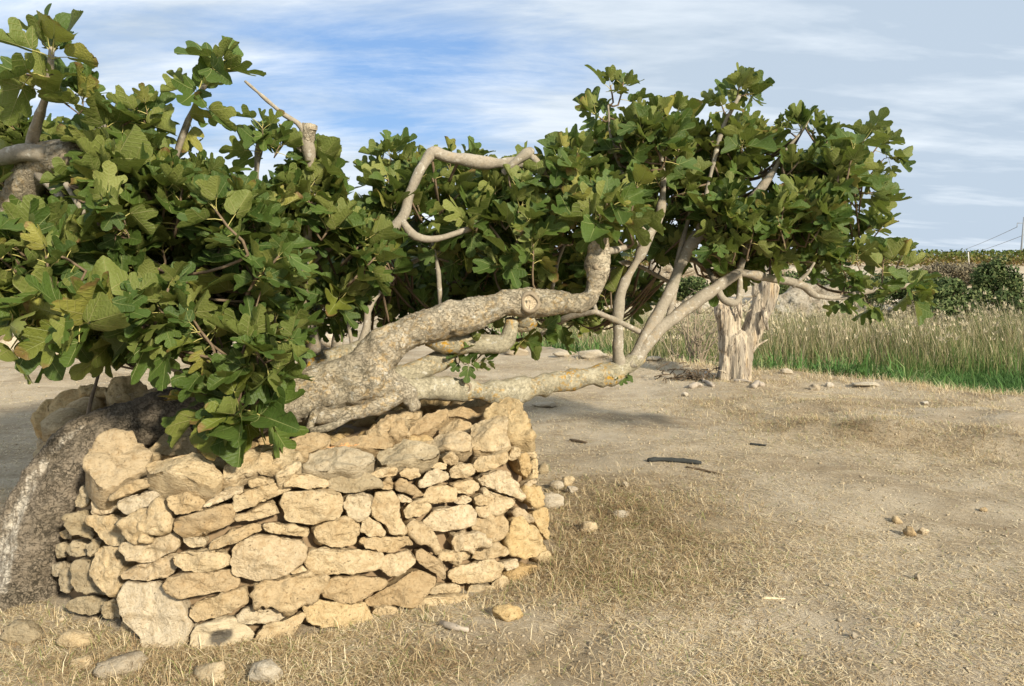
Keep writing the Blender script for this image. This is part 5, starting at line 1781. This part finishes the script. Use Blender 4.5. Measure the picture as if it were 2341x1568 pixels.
# ------------------------------------------------------------------ dry grass, clods and pebbles
def blades(n, xy, z, length, width, azim, lean, tint, name, mat, bend=0.4, k1=0.7):
    """n three-section blades as one mesh"""
    cx, cy = np.cos(azim), np.sin(azim)
    px_, py_ = -cy, cx
    l1, l2 = lean * k1, lean + bend
    dx1, dz1 = np.sin(l1), np.cos(l1)
    dx2, dz2 = np.sin(np.clip(l2, 0, 1.9)), np.cos(np.clip(l2, 0, 1.9))
    base = np.stack([xy[:, 0], xy[:, 1], z], 1)
    d1 = np.stack([cx * dx1, cy * dx1, dz1], 1) * (length * 0.5)[:, None]
    d2 = np.stack([cx * dx2, cy * dx2, dz2], 1) * (length * 0.5)[:, None]
    sdv = np.stack([px_, py_, np.zeros(n)], 1) * (width * 0.5)[:, None]
    V = np.stack([base - sdv, base + sdv, base + d1 - sdv * 0.8, base + d1 + sdv * 0.8, base + d1 + d2], 1).reshape(-1, 3)
    i = np.arange(n)[:, None] * 5
    T = np.concatenate([i + np.array([[0, 1, 3]]), i + np.array([[0, 3, 2]]), i + np.array([[2, 3, 4]])], 1).reshape(-1, 3)
    me = mesh_from(name, V, T, mat)
    vattr(me, 'tint', np.repeat(tint, 5))
    return me


rn = np.random.default_rng(21)


def scatter(n, ymin, ymax, power=1.6):
    """points in the field of view, denser near the camera"""
    y = ymin + (ymax - ymin) * rn.random(n) ** power
    x = (rn.random(n) * 2 - 1) * (0.76 * y + 0.3)
    return np.stack([x, y], 1)


def field(q):
    return (plan_sd_big(q) > 0.03) & (edge_s(q[:, 0], q[:, 1]) < 0.15)


def plan_sd_big(q):
    out = np.empty(len(q))
    for i in range(0, len(q), 20000):
        out[i:i + 20000] = plan_sd(q[i:i + 20000])[0]
    return out


bare_spots = [(1640, 1200, 0.30), (2250, 1180, 0.55), (1400, 1000, 0.35), (1180, 1480, 0.40), (1330, 1540, 0.45), (2100, 1130, 0.4), (1900, 1420, 0.25)]


def bare(q):
    k = np.zeros(len(q))
    for px, py, r in bare_spots:
        c = on_ground(px, py)
        k = np.maximum(k, np.exp(-(((q[:, 0] - c.x) ** 2 + ((q[:, 1] - c.y) * 0.9) ** 2) / r ** 2)))
    return k


# lying straw litter
q = scatter(330000, 1.9, 11.5, 1.7)
q = q[field(q)]
p3 = np.concatenate([q, np.zeros((len(q), 1))], 1)
keep = rn.random(len(q)) < np.clip(0.55 + 0.55 * fbm(p3 * 1.3, 3), 0.12, 1) * (1 - 0.9 * bare(q))
q = q[keep]
n = len(q)
dk = dark_grass_at(q[:, 0], q[:, 1])
tint = np.clip(0.57 + 0.25 * rn.normal(size=n) - 0.28 * dk, 0.03, 0.86)
tint = np.where(rn.random(n) < 0.05 + 0.10 * dk, rn.uniform(0.9, 1.0, n), tint)
L = (0.014 + 0.065 * rn.random(n) ** 2.4) * (1 + 0.8 * dk)
me = blades(n, q, hgt(q[:, 0], q[:, 1]) + rn.uniform(0.001, 0.010, n) + 0.012 * dk, L, rn.uniform(0.0011, 0.0030, n) * (1 + q[:, 1] * 0.09), rn.uniform(0, 6.283, n), rn.uniform(1.30, 1.60, n), tint, 'straw_litter', M['straw'], 0.12, 1.0)
kind(add('straw_litter', me), 'stuff')
print('litter', n)

# standing tufts: along the wall foot, in the dark patch, on the bank and along the rim
cand = scatter(75000, 2.2, 11.5, 1.3)
cand = cand[field(cand)]
sdw = plan_sd_big(cand)
es = edge_s(cand[:, 0], cand[:, 1])
dk = dark_grass_at(cand[:, 0], cand[:, 1])
pr = np.clip(0.95 * np.exp(-(sdw / 0.16) ** 2) + 1.0 * dk + 0.85 * np.exp(-(es / 0.45) ** 2) + 0.9 * np.exp(-(((cand[:, 0] - dead_base.x - 0.1) / 0.75) ** 2 + ((cand[:, 1] - dead_base.y + 0.1) / 0.30) ** 2)) + 0.012, 0, 1) * (1 - 0.8 * bare(cand))
cand = cand[rn.random(len(cand)) < pr]
rep = 5
q = np.repeat(cand, rep, 0) + rn.normal(size=(len(cand) * rep, 2)) * 0.028
q = q[plan_sd_big(q) > 0.01]
n = len(q)
dk = dark_grass_at(q[:, 0], q[:, 1])
rimk = np.exp(-(edge_s(q[:, 0], q[:, 1]) / 0.5) ** 2)
tint = np.clip(0.54 + 0.22 * rn.normal(size=n) - 0.24 * dk + 0.1 * rimk, 0.03, 0.86)
tint = np.where(rn.random(n) < 0.10 * (1 - rimk), rn.uniform(0.9, 1.0, n), tint)
me = blades(n, q, hgt(q[:, 0], q[:, 1]) - 0.004, rn.uniform(0.03, 0.13, n) * (0.8 + 0.5 * dk + 0.5 * rimk), rn.uniform(0.0010, 0.0026, n) * (1 + q[:, 1] * 0.10), rn.uniform(0, 6.283, n), (np.abs(rn.normal(1.32, 0.34, n)) + 0.12 * dk - 0.5 * rimk).clip(0.05, 1.62), tint, 'dry_grass', M['straw'], 0.5)
kind(add('dry_grass', me), 'stuff')
print('tufts', n)

# pebbles and crumbs of soil
parts = []
q = scatter(16000, 2.0, 10.5, 1.5)
q = q[field(q)]
z = hgt(q[:, 0], q[:, 1])
base_rocks = [rock_arrays((1, 0.8, 0.65), 700 + k, 1, 0.2, 5) for k in range(12)]
for k in range(len(q)):
    v, f = base_rocks[k % 12]
    s = 0.006 + 0.014 * rn.random() ** 3 + (0.02 * rn.random() if rn.random() < 0.04 else 0)
    a = rn.random() * 6.283
    Rz = np.array([[math.cos(a), -math.sin(a), 0], [math.sin(a), math.cos(a), 0], [0, 0, 1]])
    parts.append((v @ Rz.T * s + np.array([q[k, 0], q[k, 1], z[k] + s * 0.15]), f))
V, fs = join(parts)
kind(add('pebbles', mesh_from('pebbles', V, fs, M['stone_cream'])), 'stuff')

# ------------------------------------------------------------------ the low valley: grass, reeds
def valley(n, y0, y1, smin, smax, xlo, xhi, power=1.0):
    y = y0 + (y1 - y0) * rn.random(n) ** power
    x = y * (xlo + (xhi - xlo) * rn.random(n))
    q = np.stack([x, y], 1)
    s = edge_s(x, y)
    return q[(s > smin) & (s < smax)]


q = valley(120000, 8.5, 26, 0.05, 90.0, -0.1, 0.80, 1.1)
s = edge_s(q[:, 0], q[:, 1])
p3 = np.concatenate([q, np.zeros((len(q), 1))], 1)
q = q[rn.random(len(q)) < smooth(27.0, 22.0, q[:, 1] + 1.8 * vnoise(p3 * 0.5)) * smooth(-0.1, 1.6, s + 1.2 * vnoise(p3 * 1.3))]
n = len(q)
me = blades(n, q, hgt(q[:, 0], q[:, 1]), rn.uniform(0.2, 0.52, n), rn.uniform(0.012, 0.026, n), rn.uniform(0, 6.283, n), np.abs(rn.normal(0.6, 0.35, n)), np.clip(0.5 + 0.25 * rn.normal(size=n) + 0.4 * vnoise(np.stack([q[:, 0] * 0.7, q[:, 1] * 0.5, q[:, 0] * 0], 1)), 0, 1), 'marsh_grass', M['grass'], 0.6)
kind(add('marsh_grass', me), 'stuff')

q = valley(110000, 17.5, 34, 2.5, 90, -0.35, 0.80, 1.15)
p3 = np.concatenate([q, np.zeros((len(q), 1))], 1)
clump = fbm(p3 * np.array([0.45, 0.45, 1]), 3)
s = edge_s(q[:, 0], q[:, 1])
q = q[rn.random(len(q)) < np.clip(0.65 + 0.8 * clump, 0.1, 1) * smooth(20.0, 25.0, q[:, 1] + 2.4 * vnoise(p3 * 0.33)) * smooth(34, 30, q[:, 1])]
n = len(q)
p3 = np.concatenate([q, np.zeros((n, 1))], 1)
clump = fbm(p3 * np.array([0.45, 0.45, 1]), 3)
s = edge_s(q[:, 0], q[:, 1])
hh = rn.uniform(0.6, 1.45, n) * (0.82 + 0.55 * clump) * smooth(17.5, 25.0, q[:, 1]) * (1.15 - 0.25 * smooth(26, 33, q[:, 1])) + 0.2
tint = np.clip(0.60 + 0.19 * rn.normal(size=n) + 0.28 * clump - 0.35 * smooth(24, 20, q[:, 1]), 0, 1)
tint = np.where(rn.random(n) < 0.27 + 0.25 * smooth(24, 20, q[:, 1]), rn.uniform(0.08, 0.46, n), tint)
lean_az = rn.normal(math.pi * 0.9, 1.5, n)
me = blades(n, q, hgt(q[:, 0], q[:, 1]), hh, rn.uniform(0.008, 0.022, n), lean_az, np.abs(rn.normal(0.16, 0.13, n)), tint, 'reeds', M['reed'], 0.35)
kind(add('reeds', me), 'stuff')
# plumes on the taller ones
tall = np.where((hh > 1.05) & (rn.random(n) < 0.05))[0]
rp = np.repeat(tall, 7)
nn = len(rp)
top = hgt(q[rp, 0], q[rp, 1]) + hh[rp] * 0.92
off = rn.normal(size=(nn, 2)) * 0.03
off[:, 0] += np.cos(lean_az[rp]) * hh[rp] * 0.25
off[:, 1] += np.sin(lean_az[rp]) * hh[rp] * 0.25
me = blades(nn, q[rp] + off, top, rn.uniform(0.12, 0.22, nn), rn.uniform(0.018, 0.035, nn), rn.uniform(0, 6.28, nn), rn.uniform(0.2, 1.1, nn), rn.uniform(0.82, 1.0, nn), 'reed_plumes', M['reed'], 0.6)
kind(add('reed_plumes', me), 'stuff')


# ------------------------------------------------------------------ shrubs, boulders, vineyard on the far bank
def leaf_cloud(n, dims, size, seed, lumps=16):
    """n small two-triangle leaves spread through a lumpy crown"""
    rg = np.random.default_rng(seed)
    cs = rg.uniform(-1, 1, size=(lumps, 3)) * np.array([0.40, 0.36, 0.32]) + np.array([0, 0, 0.42])
    cs[:, 2] = np.clip(cs[:, 2] * (1.15 - 0.9 * np.abs(cs[:, 0])), 0.12, 0.8)
    rs = rg.uniform(0.15, 0.26, lumps)
    k = rg.integers(0, lumps, n)
    d = rg.normal(size=(n, 3))
    d /= np.linalg.norm(d, axis=1)[:, None]
    p = (cs[k] + d * (rs[k] * rg.random(n) ** 0.35)[:, None])
    p[:, 2] = np.abs(p[:, 2])
    p = p * np.array(dims)
    a = rg.normal(size=(n, 3))
    a /= np.linalg.norm(a, axis=1)[:, None]
    b = np.cross(a, d)
    b /= np.linalg.norm(b, axis=1)[:, None] + 1e-9
    s = size * rg.uniform(0.5, 1.3, n)[:, None]
    V = np.stack([p - a * s, p - b * s * 0.5, p + a * s, p + b * s * 0.5], 1).reshape(-1, 3)
    return V, np.arange(n * 4).reshape(-1, 4), np.repeat(rg.random(n), 4)


def shrub(name, px, py, Y, wpx, hpx, label, mat='bush', n=2600, size=None, seed=1, grp='shrubs on the far bank', cat='shrub'):
    base = far_hit(px, py)
    Y = base.y
    wd, hh = wpx * pxm(Y), hpx * pxm(Y)
    t_ = thing(name, label, cat, base, grp)
    V, Fq, tn = leaf_cloud(int(n * 1.8), (wd, wd * 0.6, hh * 1.1), (size or 0.075) * 1.5, seed)
    me = mesh_from('foliage', V, Fq, M[mat], smooth=False)
    vattr(me, 'tint', tn)
    kind(add('foliage', me, t_), 'stuff')
    rr = random.Random(seed)
    st = []
    for _ in range(5):
        tx, ty = rr.uniform(-.3, .3) * wd, rr.uniform(-.15, .15) * wd
        st.append(tube([(0, 0, -0.1), (tx * .4, ty * .4, hh * .35), (tx, ty, hh * .65)], [0.035, 0.025, 0.012], 6, 0.3))
    V, fs = join(st)
    add('stem', mesh_from('stem', V, fs, M['twig']), t_)
    return t_


shrub('shrub', 2170, 728, 34, 210, 92, 'broad dark green shrub below the vineyard, right of the fig branch tip', seed=2, n=5200)
shrub('shrub', 2268, 722, 36, 110, 150, 'tall green shrub poking above the terrace at the right edge', seed=3, n=3200)
shrub('shrub', 2060, 715, 36, 190, 90, 'dark green shrub half behind the hanging fig leaves', seed=4, n=3200)
shrub('shrub', 1930, 690, 40, 160, 80, 'green shrub behind the right crown of the fig', seed=5, n=2600)
shrub('shrub', 1820, 700, 36, 150, 80, 'green shrub just right of the dead tree', seed=6, n=3000)
shrub('shrub', 1590, 690, 36, 110, 60, 'small green shrub left of the dead tree', seed=7, n=2200)
shrub('shrub', 1460, 700, 34, 120, 70, 'green shrub seen between the upright fig stems', seed=12, n=2200)
shrub('dry_shrub', 2085, 752, 26, 150, 62, 'brown leafless shrub standing in the reeds before the dark green one', 'brush', seed=8, n=5200, size=0.06)
shrub('dry_shrub', 2345, 745, 28, 110, 95, 'olive brown shrub cut by the right edge above the reeds', 'bush', seed=9, n=2600)
shrub('dry_shrub', 2150, 650, 42, 110, 50, 'reddish brown dry shrub on the terrace under the vineyard', 'brush', seed=10, n=3000, size=0.06)
shrub('dry_shrub', 2230, 650, 44, 120, 50, 'grey brown dry shrub on the terrace next to the tall green one', 'brush', seed=11, n=3000, size=0.06)
shrub('dry_shrub', 1900, 755, 24, 120, 45, 'low brown brush at the foot of the white boulder', 'brush', seed=13, n=2600, size=0.06)

for k, (px, py, Y, wp, hp_, lab) in enumerate([
        (1865, 740, 30, 150, 75, 'big sloping white boulder beyond the reeds right of the dead tree'),
        (1600, 715, 38, 90, 34, 'white rock slab left of the dead tree beyond the reeds'),
        (2080, 652, 46, 60, 24, 'white outcrop on the bank just right of the fig leaf tip'),
        (2325, 690, 40, 60, 60, 'white stacked rock at the right edge by the tall shrub'),
        (1530, 640, 44, 120, 50, 'pale quarried rock seen under the right crown'),
        (1640, 630, 46, 130, 50, 'pale quarried rock behind the left prong of the dead tree'),
        (1790, 645, 46, 120, 40, 'pale quarried rock behind the right prong of the dead tree'),
        (1930, 645, 50, 140, 36, 'long pale ledge of rock under the right crown'),
        (1460, 665, 40, 100, 30, 'pale rock seen between the upright fig stems')]):
    p0 = far_hit(px, py)
    Y = p0.y
    s = pxm(Y)
    v, f = rock_arrays((wp * s, wp * s * 0.6, hp_ * s * 1.3), 500 + k, 4, 0.30, 16)
    tag(add('boulder', mesh_from('boulder', v, f, M['boulder'], smooth=False), loc=(p0.x, Y, p0.z + hp_ * s * 0.35)), lab, 'boulder', 'white rocks on the far bank')

# vineyard along the skyline
n = 42000
vx = rn.uniform(-75, 78, n)
row = rn.integers(0, 5, n)
vy = 72 + row * 2.6 + rn.normal(size=n) * 0.35
vz = hgt(vx, vy) + 0.1 + rn.random(n) ** 0.8 * (1.42 + 0.18 * vnoise(np.stack([vx * 1.4, vy * 3, vx * 0], 1)))
c = np.stack([vx, vy, vz], 1)
a = rn.normal(size=(n, 3)); a /= np.linalg.norm(a, axis=1)[:, None]
b = np.cross(a, rn.normal(size=(n, 3))); b /= np.linalg.norm(b, axis=1)[:, None]
s = rn.uniform(0.08, 0.2, n)[:, None]
V = np.stack([c - a * s, c - b * s * .7, c + a * s, c + b * s * .7], 1).reshape(-1, 3)
me = mesh_from('vineyard', V, np.arange(n * 4).reshape(-1, 4), M['vine'], smooth=False)
tv = np.clip(0.42 - 0.5 * (vz - hgt(vx, vy) - 0.8) + 0.2 * rn.normal(size=n) + 0.25 * vnoise(np.stack([vx * 0.25, vy * 0, vx * 0], 1)), 0, 1)
vattr(me, 'tint', np.repeat(tv, 4))
kind(add('vineyard', me), 'stuff')

pb = P(2216, 610, 71)
V, fs = tube([(0, 0, 0), (-0.2, 0, 1.5)], [0.05, 0.05], 8, smoothpath=False)
pz = h1(pb.x, 71)
tag(add('vineyard_post', mesh_from('vineyard_post', V, fs, M['post']), loc=(pb.x, 71, pz)), 'leaning pale post at the front of the vineyard', 'post')

# power line
def pole(px, ytop, Y, label, sc):
    b0 = P(px, 585, Y)
    t_ = thing('utility_pole', label, 'pole', (b0.x, Y, h1(b0.x, Y)), 'power line poles')
    top = P(px, ytop, Y).z - t_.location.z
    V, fs = tube([(0, 0, 0), (0, 0, top)], [0.16 * sc, 0.10 * sc], 10, smoothpath=False)
    add('pole_shaft', mesh_from('pole_shaft', V, fs, M['pole']), t_)
    a1 = 1.0 * sc
    for zz, dx in ((top - 0.06, 1), (top - 0.94 * sc, -1), (top - 1.9 * sc, 1)):
        V, fs = tube([(0, 0, zz), (dx * a1, 0, zz)], [0.055 * sc] * 2, 6, smoothpath=False)
        add('crossarm', mesh_from('crossarm', V, fs, M['pole']), t_)
        V, fs = tube([(dx * a1 * 0.97, 0, zz), (dx * a1 * 0.97, 0, zz - 0.62 * sc)], [0.05 * sc] * 2, 6, smoothpath=False)
        add('insulator', mesh_from('insulator', V, fs, M['pole']), t_)
    return t_, top


pole1, top1 = pole(2334, 496, 118, 'slim steel power pole with short arms at the right edge above the vineyard', 1.0)
pole2, top2 = pole(2105, 572, 420, 'tiny distant power pole over the vineyard beside the fig tip', 1.0)
for dx, zo, lab in ((-0.97, 1.55, 'upper sagging power cable running left from the pole'), (0.97, 2.5, 'lower sagging power cable running left from the pole')):
    A = Vector(pole1.location) + Vector((dx, 0, top1 - zo))
    B = Vector(pole2.location) + Vector((dx, 0, top2 - zo))
    pts = []
    for k in range(25):
        s = k / 24
        p = A.lerp(B, s)
        p.z -= 4 * 3.0 * s * (1 - s)
        pts.append(p - A)
    V, fs = tube(pts, [0.045] * 25, 5, 6)
    tag(add('power_cable', mesh_from('power_cable', V, fs, M['wire']), loc=A), lab, 'cable', 'power cables')

# ------------------------------------------------------------------ behind the planter on the left: rubble wall, broken stump, dead brush
rw = thing('rubble_wall', 'low tumbled wall of pinkish rubble across the field behind the left of the fig', 'wall', (-6.0, 12.4, 0))
rwm = [mesh_from('rubble_stone', *rock_arrays((0.30, 0.24, 0.2), 1200 + k, 2), M['stone_white']) for k in range(8)]
rg = random.Random(8)
for k in range(150):
    x = rg.uniform(-9.6, -3.0)
    lay = rg.choice((0, 0, 1, 1, 2))
    o = add('stone', rwm[k % 8], rw)
    y = 12.3 + 0.1 * (x + 6) + rg.uniform(-0.3, 0.3)
    o.location = (x + 6.0, y - 12.4, h1(x, y) + 0.06 + 0.14 * lay)
    o.rotation_euler = (rg.uniform(-.4, .4), rg.uniform(-.4, .4), rg.uniform(0, 6.28))
    k2 = rg.uniform(0.6, 1.3)
    o.scale = (k2, k2, k2)

sp = on_ground(884, 766)
bs = thing('broken_stump', 'small bleached broken stump in the distance behind the main trunk', 'stump', sp)
k = pxm(sp.y)
me = remeshed('trunk', [tube([(0, 0, -0.1), (0, 0, 30 * k), (3 * k, 0, 70 * k)], [9 * k, 7 * k, 2.5 * k], 12, 0.05), tube([(0, 0, 26 * k), (12 * k, 0, 36 * k), (26 * k, 0, 40 * k)], [5 * k, 5 * k, 4 * k], 10, 0.05), tube([(-2 * k, 0, 40 * k), (-6 * k, 0, 56 * k)], [4 * k, 1.5 * k], 8, smoothpath=False)], 1.2 * k, M['dead'], 1)
displace(me, lambda c: 1.2 * k * fbm(c * np.array([9, 9, 2]), 3))
add('trunk', me, bs)

# tangled dead brush under the right crown
db0 = P(1590, 690, 12.0)
db = thing('dead_bush', 'tangle of pale leafless twigs left of the dead tree under the crown', 'bush', (db0.x, 12.0, h1(db0.x, 12.0)))
tw = []
rg = random.Random(31)
for k in range(30):
    a, r = rg.uniform(0, 6.28), rg.uniform(0.2, 0.8)
    tx, ty = math.cos(a) * r, math.sin(a) * r * 0.6
    hz = rg.uniform(0.9, 2.3)
    p1 = Vector((tx * 0.4 + rg.uniform(-.1, .1), ty * 0.4, hz * 0.5))
    p2 = Vector((tx + rg.uniform(-.35, .35), ty, hz * rg.uniform(0.7, 1.0)))
    tw.append(tube([(0, 0, 0), p1, p2, p2 + Vector((rg.uniform(-.3, .3), rg.uniform(-.2, .2), rg.uniform(-.25, .2)))], [0.016, 0.010, 0.006, 0.003], 5, 0.15))
    for _ in range(3):
        s = rg.uniform(0.3, 0.95)
        b0 = p1.lerp(p2, s)
        tw.append(tube([b0, b0 + Vector((rg.uniform(-.3, .3), rg.uniform(-.2, .2), rg.uniform(-.15, .3)))], [0.008, 0.003], 4, smoothpath=False))
V, fs = join(tw)
add('bare_branch', mesh_from('bare_branch', V, fs, M['brushwood']), db)
